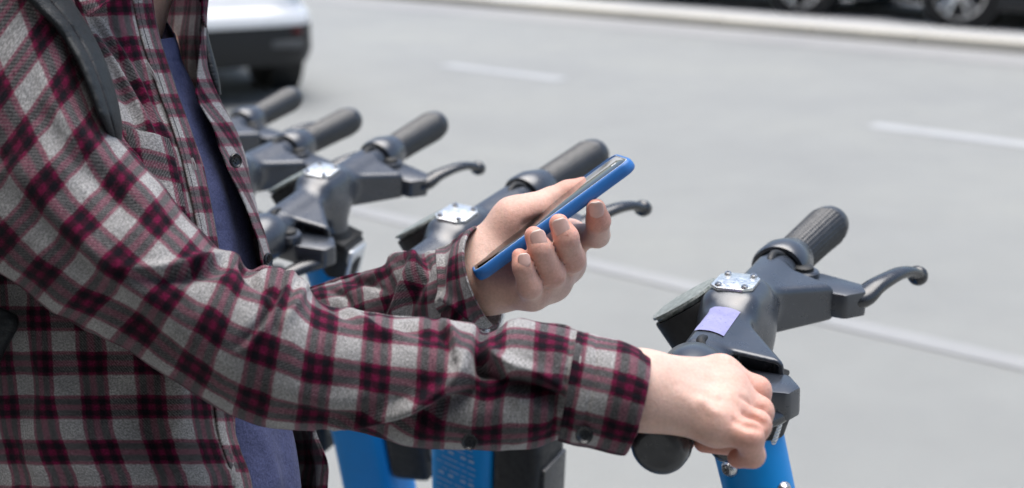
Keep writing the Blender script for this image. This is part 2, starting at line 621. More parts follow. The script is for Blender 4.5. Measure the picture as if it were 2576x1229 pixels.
M_CARGLASS = simple('car_glass', (0.012, 0.014, 0.016), 0.08, var=0.1, scale=5, rvar=0.02)
M_RIM = simple('alloy_rim', (0.62, 0.63, 0.64), 0.3, 1.0, var=0.05, scale=20)
M_RED = simple('red_lens', (0.12, 0.008, 0.01), 0.2, var=0.1, scale=30)
M_GREYTRIM = simple('grey_trim', (0.10, 0.105, 0.11), 0.4, var=0.1, scale=30)

# ------------------------------------------------------------------ the street
E1 = Vector((0.757, -0.653, 0)).normalized()        # along the road, towards the right
E2 = Vector((0.653, 0.757, 0)).normalized()         # across it, away from the camera
def G(px, py, z=0.0):
    return Vector(onheight(px, py, z))
def strip(name, mat, a0, a1, s0, s1, z, kind='structure', seg=1, wob=0.0):
    vs, fs = [], []
    for i in range(seg + 1):
        s = s0 + (s1 - s0) * i / seg
        d0 = wob * math.sin(i * 1.7 + a0); d1 = wob * math.sin(i * 2.3 + 1)
        for a, d in ((a0, d0), (a1, d1)):
            p = E1 * s + E2 * (a + d)
            vs.append((p.x, p.y, z))
        if i:
            k = 2 * i
            fs.append((k - 2, k, k + 1, k - 1))
    o = meshobj(name, vs, fs, mat, smooth=False)
    if kind: o['kind'] = kind
    return o
def along(p): return p.dot(E1)
def across(p): return p.dot(E2)

meshobj('road', [(-90, -60, 0), (90, -60, 0), (90, 140, 0), (-90, 140, 0)], [(0, 1, 2, 3)], M_ASPHALT, smooth=False)['kind'] = 'structure'
AK = across(G(1900, 80))                      # far kerb face
strip('gutter', M_GUTTER, AK - 0.75, AK, -60, 60, 0.004)
bm = bmesh.new()
k0 = E2 * AK
for i in range(-24, 24):
    # kerb stones with recessed joints
    c = E1 * (i * 1.0 + 0.5) + E2 * (AK + 0.09)
    Mx = Matrix((E1, E2, Vector((0, 0, 1)))).transposed()
    rbox(bm, (c.x, c.y, 0.015), (0.992, 0.18, 0.15 + 0.004 * math.sin(i * 2.1)), 0.015, 2, Mx)
ko = bmobj('kerb', bm, M_KERB)
ko['kind'] = 'structure'
strip('pavement', M_PAVE, AK + 0.181, AK + 30, -60, 60, 0.086)
# long worn line, lane dashes
pA, pB = G(1000, 560), G(2400, 870)
AL = (across(pA) + across(pB)) / 2
strip('edge_line', M_PAINT2, AL - 0.055, AL + 0.055, -9, 9, 0.004, seg=40, wob=0.006)
for (xa, ya), (xb, yb) in (((1115, 165), (1420, 202)), ((2205, 312), (2700, 388))):
    a, b_ = G(xa, ya), G(xb, yb)
    ac = (across(a) + across(b_)) / 2
    strip('lane_dash', M_PAINT, ac - 0.085, ac + 0.085, along(a), along(b_), 0.004, seg=10, wob=0.006)

# ------------------------------------------------------------------ the terrace added unseen behind the viewpoint to shade surfaces facing the camera
M_STONE = asphalt('facade_render', (0.11, 0.10, 0.088), 0.2)
M_WINFRAME = simple('window_frame_paint', (0.25, 0.24, 0.22), 0.5, var=0.1, scale=10)
def shade_terrace():
    o0 = E2 * -2.8
    t = empty('added_shade_building', (o0.x, o0.y, 0), (0, 0, math.atan2(E1.y, E1.x)))
    tag(t, 'unseen building added behind the viewpoint to shade surfaces facing the camera', 'building')
    bm = bmesh.new()
    rbox(bm, (0, -4, 5.0), (36, 8, 10.0), 0.03, 1)
    rbox(bm, (0, -3.95, 10.15), (36.4, 8.4, 0.3), 0.05, 1)
    rbox(bm, (0, -3.97, 3.55), (36.1, 8.15, 0.2), 0.04, 1)
    bmobj('wall', bm, M_STONE, t)
    fm = gm = None
    for fl_, (z, hgt) in enumerate(((1.75, 2.3), (5.1, 1.8), (8.2, 1.7))):
        for k in range(-7, 8):
            bm = bmesh.new()
            for dx, dz, sx, sz in ((-0.66, 0, 0.1, hgt), (0.66, 0, 0.1, hgt), (0, hgt / 2 - 0.05, 1.22, 0.1), (0, -hgt / 2 + 0.05, 1.22, 0.1), (0, 0.2, 1.22, 0.06)):
                rbox(bm, (k * 2.3 + dx, 0.02, z + dz), (sx, 0.10, sz), 0.012, 1)
            f_ = bmobj('window', bm, M_WINFRAME, t)
            bm = bmesh.new()
            rbox(bm, (k * 2.3, 0.0, z), (1.22, 0.03, hgt - 0.2), 0.0)
            bmobj('pane', bm, M_CARGLASS, f_)
shade_terrace()

# ------------------------------------------------------------------ cars
def wheel(parent, loc, r, wd, side, rimr=0.80, bright=True):
    """axle along local y; side=+1 outer face towards +y"""
    bm = bmesh.new()
    lathe(bm, (0, -wd / 2, 0), (0, 1, 0), [(0, rimr * r), (0.006, r * 0.93), (0.03, r), (wd - 0.03, r), (wd - 0.006, r * 0.93), (wd, rimr * r)], 40, False)
    lathe(bm, (0, -wd / 2, 0), (0, 1, 0), [(wd * 0.3, rimr * r), (wd * 0.3, 0.02)], 40, False)
    o = bmobj('wheel', bm, M_TYRE, parent)
    o.location = loc
    bm = bmesh.new()
    y = side * wd * 0.42
    lathe(bm, (0, y - side * 0.05, 0), (0, side, 0), [(0, rimr * r), (0.055, rimr * r), (0.06, rimr * r * 0.93), (0.02, rimr * r * 0.9), (0.0, rimr * r * 0.86)], 40, False)
    lathe(bm, (0, y - side * 0.03, 0), (0, side, 0), [(0, 0.055), (0.03, 0.05), (0.035, 0.02)], 20)
    for k in range(5):
        a = 2 * math.pi * k / 5 + 0.3
        for da in (-0.16, 0.16):
            tube(bm, [(0.04 * math.cos(a + da), y - side * 0.012, 0.04 * math.sin(a + da)), (rimr * r * 0.93 * math.cos(a + da * 1.3), y - side * 0.004, rimr * r * 0.93 * math.sin(a + da * 1.3))], [0.024, 0.017], 8)
    rim = bmobj('rim', bm, M_RIM, o)
    return o

def sect(x, hw, z0, z1, r=0.08, tuck=0.05, n=6):
    """rounded car cross-section in the yz plane"""
    pts = []
    for (cy, cz, a0) in ((hw - tuck - r, z0 + r, -math.pi / 2), (hw - r, (z0 + z1) / 2, -0.3), (hw - tuck * 1.2 - r, z1 - r, 0.2)):
        pass
    ys = [(0, z0), (hw - 0.14, z0), (hw - 0.05, z0 + 0.04), (hw - 0.01, z0 + 0.16), (hw, z0 + (z1 - z0) * 0.5), (hw - 0.02, z0 + (z1 - z0) * 0.8), (hw - 0.07, z1 - 0.03), (hw - 0.16, z1), (0, z1 + 0.015)]
    left = [(x, -y, z) for y, z in ys[::-1][1:-1]]
    return [(x, y, z) for y, z in ys] + left

def car(name, loc, heading, paint, label, suv=False, group=None):
    t = empty(name, loc, (0, 0, math.atan2(heading.y, heading.x)))
    tag(t, label, 'car', group)
    L = 4.4
    zb = 0.27 if suv else 0.2
    r = 0.34 if suv else 0.325
    belt = 1.02 if suv else 0.93
    hw = 0.9
    st = [(-0.80, hw - 0.28, zb + 0.2, belt - 0.28), (-0.76, hw - 0.16, zb + 0.16, belt - 0.1), (-0.66, hw - 0.06, zb + 0.08, belt - 0.02), (-0.4, hw, zb, belt),
          (0.5, hw, zb, belt), (1.8, hw, zb, belt - 0.02), (2.5, hw - 0.01, zb, belt - 0.06), (3.1, hw - 0.05, zb, belt - 0.15), (3.4, hw - 0.16, zb + 0.06, belt - 0.25), (3.55, hw - 0.32, zb + 0.16, belt - 0.4)]
    if suv:
        st[0:3] = [(-0.80, hw - 0.26, zb + 0.2, 0.63), (-0.74, hw - 0.15, zb + 0.16, 0.71), (-0.60, hw - 0.05, zb + 0.08, 0.87)]
    bm = bmesh.new()
    loft(bm, [sect(*s) for s in st])
    body = bmobj('body', bm, paint, t, angle=50)
    sd = body.modifiers.new('sub', 'SUBSURF'); sd.levels = 1; sd.render_levels = 2
    roof = 1.62 if suv else 1.45
    bm = bmesh.new()
    cab = [(-0.68, hw - 0.24, belt - 0.05, belt + 0.06), (-0.45, hw - 0.2, belt - 0.05, roof - 0.12), (-0.1, hw - 0.2, belt - 0.05, roof - 0.01), (1.0, hw - 0.2, belt - 0.05, roof), (1.6, hw - 0.2, belt - 0.05, roof - 0.1), (2.45, hw - 0.18, belt - 0.08, belt - 0.02)]
    def csec(x, h, z0, z1):
        ys = [(h + 0.1, z0), (h, z1 - 0.06), (h - 0.08, z1)]
        return [(x, y, z) for y, z in ys] + [(x, -y, z) for y, z in ys[::-1]]
    loft(bm, [csec(*s) for s in cab])
    g = bmobj('window_glass', bm, M_CARGLASS, t, angle=30)
    bm = bmesh.new()
    rs = [(-0.47, hw - 0.22, roof - 0.13), (-0.1, hw - 0.24, roof + 0.012), (1.0, hw - 0.24, roof + 0.02), (1.62, hw - 0.24, roof - 0.08)]
    loft(bm, [[(x, h + 0.02, z - 0.05), (x, h - 0.05, z), (x, -h + 0.05, z), (x, -h - 0.02, z - 0.05)] for x, h, z in rs])
    bmobj('roof', bm, paint, t)
    for x in (0.0, 2.62):
        for s in (-1, 1):
            bm = bmesh.new()
            lathe(bm, (x, s * (hw - 0.20), r), (0, s, 0), [(0, r + 0.06), (0.205, r + 0.06), (0.212, r + 0.045), (0.212, r + 0.02), (0.0, r + 0.02)], 36)
            bmobj('wheel_arch', bm, M_MATTE, t)
            wheel(t, (x, s * (hw - 0.085), r), r, 0.21, s)
    # bumpers / cladding
    bm = bmesh.new()
    zt = 0.50 if suv else 0.42
    pts = []
    prof = [(-0.45, hw + 0.006), (-0.66, hw - 0.035), (-0.79, hw - 0.14), (-0.845, hw - 0.32), (-0.86, 0)]
    full = prof + [(x, -y) for x, y in prof[::-1][1:]]
    loft(bm, [[(x * (0.97 if z < zb + 0.02 else 1), y * (0.97 if z < zb + 0.02 else 1), z) for x, y in full] for z in (zb - 0.02, zb + 0.06, zt - 0.06, zt)], True, True)
    bp = bmobj('rear_bumper', bm, M_MATTE if suv else paint, t)
    if suv:
        bm = bmesh.new()
        loft(bm, [[(x * k - dx, y * k, z) for x, y in full] for z, k, dx in ((zt + 0.003, 1.0, 0.004), (zt + 0.03, 1.0, 0.012), (zt + 0.08, 0.985, 0.006), (zt + 0.13, 0.95, -0.02), (zt + 0.155, 0.90, -0.06))], True, True)
        bmobj('bumper_top', bm, paint, bp)
    for s in (-1, 1):
        bm = bmesh.new()
        Mx = Matrix.Rotation(s * 0.55, 3, 'Z')
        rbox(bm, (-0.80, s * (hw - 0.20), zt - 0.035), (0.03, 0.12, 0.03), 0.008, 2, Mx)
        bmobj('reflector', bm, M_RED, bp)
        bm = bmesh.new()
        rbox(bm, (-0.83, s * (hw - 0.34), zb + 0.12), (0.04, 0.36, 0.05), 0.01, 2, Matrix.Rotation(s * 0.3, 3, 'Z'))
        bmobj('bumper_trim', bm, M_GREYTRIM, bp)
        bm = bmesh.new()
        rbox(bm, (-0.70, s * (hw - 0.16), belt - 0.14), (0.12, 0.24, 0.14), 0.03, 2, Matrix.Rotation(s * 0.5, 3, 'Z'))
        bmobj('tail_light', bm, M_RED, t)
        bm = bmesh.new()
        rbox(bm, (3.32, s * (hw - 0.2), belt - 0.32), (0.24, 0.26, 0.12), 0.03, 2, Matrix.Rotation(-s * 0.5, 3, 'Z'))
        bmobj('headlight', bm, M_LENS, t)
        bm = bmesh.new()
        rbox(bm, (1.9, s * (hw + 0.08), belt + 0.07), (0.12, 0.2, 0.13), 0.04, 2)
        bmobj('wing_mirror', bm, paint, t)
    bm = bmesh.new()
    rbox(bm, (1.31, hw - 0.03, zb + 0.03), (1.9, 0.08, 0.14), 0.03)
    rbox(bm, (1.31, -hw + 0.03, zb + 0.03), (1.9, 0.08, 0.14), 0.03)
    bmobj('sill', bm, M_MATTE, t)
    return t

h = Vector((-0.45, 0.89, 0)).normalized()
rgt = Vector((h.y, -h.x, 0))
ax = G(690, 214) - rgt * 0.80
car('parked_car', (ax.x, ax.y, 0), h, M_CARWHITE, 'white car with black rear bumper on the road behind the person', suv=True)
PV = 0.087
ra = G(2015, 36, PV)
rb = G(2412, 68, PV)
off = E2 * 0.86
c1 = ra + off
car('parked_car', (c1.x, c1.y, PV), -E1, M_CARBLUE, 'dark car beyond the far kerb, owner of the left silver wheel', group='dark cars parked beyond the far kerb')
c2 = rb + off - (-E1) * 0.0
# the next car along: its rear wheel rim stands by the kerb too
car('parked_car', (c2.x, c2.y, PV), E1, M_CARBLACK, 'black car beyond the far kerb, owner of the right silver wheel', group='dark cars parked beyond the far kerb')

# ------------------------------------------------------------------ the kick scooters
RINGY, TIPY, TIPX, TIPZ = 0.124, 0.248, 0.021, 0.0095
def bar(y):
    """centre of the handlebar tube at signed y"""
    a = abs(y)
    u = a / TIPY
    return np.array([TIPX * u * u, y, TIPZ * u * u])

BASE = Vector((0.27, 0, -1.125))
def L3(p): return Vector(p) - BASE            # head coordinates -> thing coordinates (origin on the ground)

def casing_sdf(p):
    d = sd_box(p, (0.0, 0, 0.004), (0.019, 0.022, 0.022), 0.008)
    for s in (-1, 1):
        a, b_ = bar(s * 0.015), bar(s * 0.108)
        d = smin(d, sd_cap(p, a + (0.002, 0, 0.0), b_, 0.0215, 0.0185), 0.022)
    # hoods flaring forward
    for s in (-1, 1):
        q = p.copy()
        q[:, 1] *= s
        # slab between planes: wedge growing forward with y
        f1 = q[:, 0] - (0.012 + (q[:, 1] - 0.025) * 0.78)           # front face (slanted)
        f1 = f1 * 0.79
        f2 = (q[:, 2] - 0.019) + (q[:, 0]) * 0.22                    # top slopes down forward
        f3 = -(q[:, 2] + 0.022)                                      # open underside
        f4 = q[:, 1] - (0.098 - 0.25 * q[:, 0])                      # outboard end
        f5 = 0.02 - q[:, 1]
        f6 = -(q[:, 0] + 0.006)
        f7 = (q[:, 0] - 0.062)
        hd = smax(smax(f1, f2, 0.006), smax(f3, f4, 0.003), 0.004)
        hd = smax(hd, smax(f5, smax(f6, f7, 0.004), 0.004), 0.004)
        # hollow at the outboard end
        ho = smax(smax(f1 + 0.004, f2 + 0.004, 0.003), smax(f3 - 0.002, f4 - 0.004, 0.002), 0.002)
        ho = smax(ho, 0.078 - q[:, 1], 0.002)
        ho = smax(ho, 0.014 - q[:, 0], 0.002)
        hd = smax(hd, -ho, 0.002)
        d = smin(d, hd, 0.005)
    # neck going down
    d = smin(d, sd_cap(p, (0.004, 0, -0.01), (0.008, 0, -0.06), 0.022, 0.023), 0.012)
    return d

def make_scooter():
    t = empty('kick_scooter', (0, 0, 0))
    def part(name, bm, mat, parent=t, **kw):
        bmesh.ops.translate(bm, verts=bm.verts[:], vec=-BASE)
        return bmobj(name, bm, mat, parent, **kw)
    V, F = surface_net(casing_sdf, (-0.045, -0.135, -0.095), (0.08, 0.135, 0.045), 0.0013)
    V = relax(V, F, 1, 0.4)
    meshobj('handlebar_casing', V - np.array(BASE), F, M_PLASTIC, t)
    for s in (-1, 1):
        # rubber grip with knurling as geometry-scale relief
        n, mrow = 60, 80
        rings = []
        ys = np.concatenate([np.linspace(RINGY + 0.014, TIPY - 0.012, mrow), TIPY - 0.012 + np.array([0.004, 0.008, 0.0105, 0.012, 0.012])])
        for i, y in enumerate(ys):
            c = bar(s * y)
            kk = (y - RINGY - 0.014) / (TIPY - RINGY - 0.026)
            r0 = 0.0162 + 0.0018 * min(kk, 1) ** 2
            if i >= mrow:
                e = (y - (TIPY - 0.012)) / 0.012
                r0 *= math.sqrt(max(0.0, 1 - e ** 2.2)) * 0.35 + 0.65 if e < 1 else 0.63
                if i == len(ys) - 1: r0 = 0.010
            ring = []
            for k in range(n):
                a = 2 * math.pi * k / n
                kn = 0.0010 * (1 if ((i // 2 + k // 2) % 2 == 0) else -1) if 3 < i < mrow - 3 else 0
                ring.append((c[0] + (r0 + kn) * math.cos(a), c[1], c[2] + (r0 + kn) * math.sin(a)))
            rings.append(ring)
        bm = bmesh.new()
        loft(bm, rings)
        part('grip', bm, M_RUBBER, angle=60)
        bm = bmesh.new()
        c = Vector(bar(s * (RINGY - 0.010)))
        dirv = Vector(bar(s * 0.15)) - Vector(bar(s * 0.11))
        lathe(bm, c, dirv, [(0.004, 0.0150), (0.0, 0.0195), (0.0, 0.0225), (0.003, 0.0240), (0.018, 0.0236), (0.027, 0.0212), (0.038, 0.0182), (0.040, 0.0150)], 36, False)
        part('clamp_ring', bm, M_PLASTIC, angle=35)
        bm = bmesh.new()
        tube(bm, [bar(s * 0.09), bar(s * 0.13), bar(s * 0.2)], [0.0125, 0.0125, 0.0125], 18)
        rbox(bm, Vector(bar(s * 0.110)) + Vector((0.0, 0, 0.013)), (0.010, 0.022, 0.009), 0.003)
        part('bar_tube', bm, M_PLASTIC2)
        bm = bmesh.new()
        tube(bm, catmull([(0.016, s * 0.118, 0.004), (0.010, s * 0.113, 0.016), (0.004, s * 0.104, 0.0215), (0.003, s * 0.094, 0.0200), (0.004, s * 0.084, 0.014)], 14), 0.0032, 10)
        part('brake_cable', bm, M_MATTE)
        # brake bracket
        bm = bmesh.new()
        z0, z1 = -0.017, 0.004
        fx_ = 1.0 if s > 0 else 0.90
        if s < 0: z0, z1 = z0 - 0.004, z1 - 0.004
        poly = [(0.006, s * 0.084, z0), (0.066 * fx_, s * 0.080, z0 - 0.003), (0.079 * fx_, s * 0.097, z0 - 0.004), (0.074 * fx_, s * 0.112, z0 - 0.003), (0.038, s * 0.122, z0), (0.006, s * 0.118, z0)]
        prism(bm, poly, (0, 0, z1 - z0), 0.0035)
        lathe(bm, (0.026, s * 0.112, 0.0), (0, 0, 1), [(0, 0.0125), (0.006, 0.0125), (0.0075, 0.011), (0.0075, 0.0)], 24, False)
        br = part('brake_bracket', bm, M_PLASTIC)
        bm = bmesh.new()
        lathe(bm, (0.026, s * 0.112, 0.007), (0, 0, 1), [(0, 0.0082), (0.003, 0.0078), (0.0042, 0.006), (0.0042, 0.0)], 20, False)
        part('pivot_cap', bm, M_MATTE, br)
        # lever
        bm = bmesh.new()
        if s > 0:
            path = [(0.062, 0.098, -0.008), (0.074, 0.104, -0.008), (0.082, 0.116, -0.002), (0.090, 0.131, 0.0010), (0.096, 0.146, 0.0012), (0.102, 0.161, -0.0015), (0.1062, 0.173, -0.0075), (0.1072, 0.178, -0.0100)]
        else:
            path = [(0.046, -0.090, -0.013), (0.055, -0.096, -0.018), (0.056, -0.108, -0.020), (0.052, -0.120, -0.020), (0.046, -0.132, -0.021), (0.041, -0.144, -0.023), (0.037, -0.154, -0.026), (0.036, -0.158, -0.028)]
        pp = catmull(path, 30)
        rr = catmull(np.array([[0.0120], [0.0120], [0.0100], [0.0086], [0.0080], [0.0072], [0.0076], [0.0072]]), 30)[:, 0]
        tube(bm, pp, list(rr), 16, 0.66)
        lathe(bm, pp[-1] - 0.3 * (pp[-1] - pp[-4]), pp[-1] - pp[-4], [(-0.008, 0.003), (-0.0055, 0.0078), (0, 0.0084), (0.0055, 0.0070), (0.008, 0.003)], 16)
        part('brake_lever', bm, M_PLASTIC2, angle=70)
    # alloy cover plate with screws
    bm = bmesh.new()
    poly = [(a * 0.74, b * 0.78, c) for a, b, c in [(-0.021, -0.016, 0.0285), (-0.013, -0.024, 0.0285), (0.013, -0.023, 0.0285), (0.021, -0.014, 0.0285), (0.021, 0.014, 0.0285), (0.013, 0.024, 0.0285), (-0.013, 0.024, 0.0285), (-0.021, 0.016, 0.0285)]]
    prism(bm, poly, (0, 0, 0.0026), 0.0006)
    pl = part('cover_plate', bm, M_SILVER, angle=30)
    for sx in (-1, 1):
        for sy in (-1, 1):
            bm = bmesh.new()
            lathe(bm, (sx * 0.0098, sy * 0.0132, 0.0308), (0, 0, 1), [(0, 0.0027), (0.0016, 0.0027), (0.0024, 0.002), (0.0024, 0.0012), (0.0012, 0.001)], 14)
            part('screw', bm, M_STEEL, pl)
    bm = bmesh.new()
    prism(bm, [(p[0] * 1.04, p[1] * 1.04, 0.016) for p in poly], (0, 0, 0.0122), 0.002)
    part('plate_block', bm, M_PLASTIC2, angle=30)
    # display pod behind the plate
    Mx = Matrix.Rotation(math.radians(-34), 3, 'Y')
    bm = bmesh.new()
    def pod(z0, z1, g):
        o_ = []
        for k in range(28):
            a = 2 * math.pi * k / 28
            ca, sa = math.cos(a), math.sin(a)
            o_.append((0.027 * g * (abs(ca) ** 0.75) * (1 if ca > 0 else -1), 0.027 * g * (abs(sa) ** 0.75) * (1 if sa > 0 else -1)))
        return [[Vector((-0.032, 0.004, -0.002)) + Mx @ Vector((x * q, y * q, z)) for x, y in o_] for z, q in ((z0, 0.90), (z0 + 0.003, 0.95), (z1 - 0.002, 1.0), (z1, 0.985))]
    loft(bm, pod(-0.034, 0.011, 1.0))
    pd = part('display_pod', bm, M_MATTE, angle=40)
    bm = bmesh.new()
    loft(bm, pod(0.0115, 0.0165, 0.985))
    part('display_glass', bm, M_CRACK, pd, angle=40)
    # label on the right arm
    n = 10
    vs, fs = [], []
    for i in range(n + 1):
        for j in range(7):
            a = math.radians(62 + 58 * j / 6)
            y = -0.036 - 0.046 * i / n
            c = bar(y) + np.array([0.002, 0, 0])
            dr = np.array([math.cos(a), 0, math.sin(a)])
            r = 0.014
            while r < 0.04 and casing_sdf((c + dr * r)[None].astype(np.float32))[0] < 0.0007:
                r += 0.0002
            vs.append(Vector(c + dr * r) - BASE)
    for i in range(n):
        for j in range(6):
            q = i * 7 + j
            fs.append((q, q + 1, q + 8, q + 7))
    lb = meshobj('label_sticker', vs, fs, M_LABEL, t)
    # neck, headlight
    bm = bmesh.new()
    rings = []
    for z, x, rx, ry in ((-0.030, 0.006, 0.022, 0.022), (-0.048, 0.012, 0.026, 0.024), (-0.064, 0.016, 0.028, 0.026), (-0.082, 0.014, 0.0250, 0.0242)):
        rings.append([(x + rx * math.cos(a), ry * math.sin(a), z - 0.18 * rx * math.cos(a)) for a in [2 * math.pi * k / 28 for k in range(28)]])
    loft(bm, rings)
    part('neck', bm, M_MATTE)
    bm = bmesh.new()
    Mh = Matrix.Rotation(math.radians(14), 3, 'Y')
    rbox(bm, (0.020, 0.002, -0.070), (0.030, 0.042, 0.052), 0.006, 3, Mh)
    rbox(bm, (0.027, 0.002, -0.044), (0.020, 0.044, 0.005), 0.002, 2, Mh)
    hl = part('headlight', bm, M_MATTE)
    bm = bmesh.new()
    rbox(bm, (0.0355, 0.002, -0.071), (0.010, 0.034, 0.040), 0.004, 3, Mh)
    part('lens', bm, M_LENS, hl)
    # blue stem, widening downwards
    def stem_c(z): return 0.011 + (0.24 * (-z - 0.094) if z > -0.15 else 0.01344 + 0.10 * (-z - 0.15))
    bm = bmesh.new()
    rings = []
    for z, rx, ry, e in ((-0.071, 0.0268, 0.0258, 1.0), (-0.15, 0.0275, 0.0265, 0.98), (-0.165, 0.034, 0.029, 0.7), (-0.18, 0.036, 0.0315, 0.35), (-0.60, 0.036, 0.032, 0.4), (-0.80, 0.032, 0.030, 0.6), (-0.98, 0.024, 0.022, 0.9), (-1.02, 0.022, 0.022, 1)):
        rings.append([(stem_c(z) + rx * (abs(math.cos(a)) ** e) * (1 if math.cos(a) > 0 else -1), ry * (abs(math.sin(a)) ** e) * (1 if math.sin(a) > 0 else -1), z + (0.36 * rx * math.cos(a) if z > -0.1 else 0)) for a in [2 * math.pi * (k + 0.5) / 32 for k in range(32)]])
    loft(bm, rings)
    stm = part('stem', bm, M_BLUE, angle=50)
    for (z, ang) in ((-0.109, -112), (-0.126, -28), (-0.126, 160)):
        bm = bmesh.new()
        a = math.radians(ang)
        c = Vector((stem_c(z) + 0.0262 * math.cos(a), 0.0262 * math.sin(a), z))
        lathe(bm, c, (math.cos(a), math.sin(a), 0), [(0, 0.0068), (0.002, 0.0068), (0.005, 0.0045), (0.0052, 0.003), (0.003, 0.0026)], 18)
        part('bolt', bm, M_STEEL, stm)
    # battery box on the front of the stem
    tilt = Matrix.Rotation(math.atan(-0.10), 3, 'Y')
    bm = bmesh.new()
    zc = -0.245
    rbox(bm, (stem_c(zc) + 0.060, 0, zc), (0.052, 0.058, 0.165), 0.012, 3, tilt)
    bb = part('battery_box', bm, M_MATTE)
    bm = bmesh.new()
    rbox(bm, (stem_c(zc) + 0.0870, 0, zc), (0.006, 0.044, 0.11), 0.002, 2, tilt)
    part('front_cover', bm, M_RUBBER, bb)
    # rows of small print on the right-hand face of the stem
    bm = bmesh.new()
    r2 = random.Random(5)
    def dash(x0, x1, z, hgt):
        vv = [bm.verts.new(v) for v in ((stem_c(z) + x0, -0.0322, z), (stem_c(z) + x1, -0.0322, z), (stem_c(z) + x1, -0.0322, z + hgt), (stem_c(z) + x0, -0.0322, z + hgt))]
        bm.faces.new(vv)
    for k in range(24):
        z = -0.168 - k * 0.0068
        if k % 4 == 2:
            for x0 in (-0.022, -0.011, 0.003, 0.012):
                dash(x0, x0 + 0.006, z, 0.0030)
        else:
            x = -0.024 + r2.choice((0, 0.006, 0.014))
            while x < 0.018:
                ln = r2.choice((0.006, 0.011, 0.018))
                dash(x, min(x + ln, 0.020), z, 0.0011)
                x += ln + 0.0022
    pr = part('printed_text', bm, M_PRINT, stm, smooth=False)
    # fork, front wheel, deck and rear wheel
    fx, fz = stem_c(-1.02), -1.02
    bm = bmesh.new()
    for s in (-1, 1):
        tube(bm, [(stem_c(-0.93), s * 0.03, -0.93), (fx, s * 0.042, -0.98), (fx + 0.01, s * 0.042, -1.03)], [0.012, 0.012, 0.012], 12)
    rbox(bm, (stem_c(-0.92), 0, -0.915), (0.05, 0.08, 0.03), 0.008)
    part('fork', bm, M_MATTE)
    def swheel(x, parent):
        bm = bmesh.new()
        lathe(bm, (x, -0.03, -1.025), (0, 1, 0), [(0.0, 0.055), (0.005, 0.085), (0.016, 0.1), (0.044, 0.1), (0.055, 0.085), (0.06, 0.055)], 36, False)
        wo = part('wheel', bm, M_TYRE, parent)
        bm = bmesh.new()
        lathe(bm, (x, -0.027, -1.025), (0, 1, 0), [(0, 0.0), (0.0, 0.057), (0.054, 0.057), (0.054, 0.0)], 30, False)
        part('hub', bm, M_GREYTRIM, wo)
        return wo
    wf = swheel(fx + 0.01, t)
    bm = bmesh.new()
    dk = [(fx - 0.10, 0.05, -0.99), (fx - 0.2, 0.06, -1.01), (fx - 0.75, 0.06, -1.01), (fx - 0.85, 0.04, -1.0)]
    loft(bm, [[(x, y, z), (x, y - 0.006, z + 0.035), (x, -y + 0.006, z + 0.035), (x, -y, z), (x, -y + 0.012, z - 0.03), (x, y - 0.012, z - 0.03)] for x, y, z in dk])
    tube(bm, [(stem_c(-0.84), 0, -0.84), (fx - 0.1, 0, -0.93), (fx - 0.16, 0, -0.985)], [0.026, 0.028, 0.03], 14)
    dko = part('deck', bm, M_BLUE, angle=40)
    swheel(fx - 0.92, dko)
    bm = bmesh.new()
    tube(bm, [(fx - 0.5, 0.07, -1.0), (fx - 0.5, 0.13, -1.12)], [0.006, 0.005], 8)
    part('kickstand', bm, M_MATTE, dko)
    return t

def copy_tree(o, parent=None):
    c = o.copy()
    COL.objects.link(c)
    if parent is not None:
        c.parent = parent
        c.matrix_parent_inverse = o.matrix_parent_inverse.copy()
    for ch in o.children:
        copy_tree(ch, c)
    return c

def head_matrix(x, y, z, yaw, roll, pit):
    return Matrix.Translation((x, y, z)) @ Matrix.Rotation(yaw, 4, 'Z') @ Matrix.Rotation(roll, 4, 'X') @ Matrix.Rotation(pit, 4, 'Y')

SC = make_scooter()
poses = [
    (0.1664, 0.9444, 1.1285, -0.4238, 0.0371, -0.0176),
    (-0.0500, 1.1844, 1.1214, -0.5204, 0.1464, 0.0815),
    (-0.2055, 1.4098, 1.1121, -0.3964, 0.1349, 0.1000),
    (-0.3325, 1.5270, 1.1010, -0.4396, 0.1134, 0.0400),
    (-0.4295, 1.7770, 1.0859, -0.3421, 0.1205, 0.0300)]
labels = ['nearest blue scooter, lilac sticker on its handlebar, a hand on its grip',
          'parked blue scooter directly behind the hand with the phone, printed text on its stem',
          'parked blue scooter beside the open shirt, its plate, headlight and left brake lever showing',
          'parked scooter second from the far end of the row, one arm and grip showing',
          'parked scooter farthest back in the row, its grip just below the white car']
HEADM = []
for i, ps in enumerate(poses):
    o = SC if i == 0 else copy_tree(SC)
    Mh = head_matrix(*ps)
    HEADM.append(Mh)
    Mw = Mh @ Matrix.Translation(BASE)
    o.rotation_mode = 'XYZ'
    o.location = Mw.to_translation()
    o.rotation_euler = Mw.to_euler()
    tag(o, labels[i], 'scooter', 'blue kick scooters standing in a row')
    if i:
        for ch in o.children:
            nm = ch.name.split('.')[0]
            if nm == 'label_sticker':
                bpy.data.objects.remove(ch)
            elif nm in ('stem', 'battery_box') and i in (1, 2):
                ang = 0.13 if i == 1 else -0.09
                pv = Vector((0.011, 0, -0.094)) - BASE
                Rm = Matrix.Rotation(ang, 4, 'Y')
                ch.location = pv - Rm @ pv
                ch.rotation_euler = (0, ang, 0)
                if nm == 'stem' and i == 2:
                    for g_ in list(ch.children):
                        if g_.name.startswith('printed_text'):
                            bpy.data.objects.remove(g_)
            elif nm in ('wheel', 'deck', 'fork'):
                ch.location.z += -o.location.z / math.cos(ps[4])
    for ch in (o.children_recursive if hasattr(o, 'children_recursive') else []):
        pass

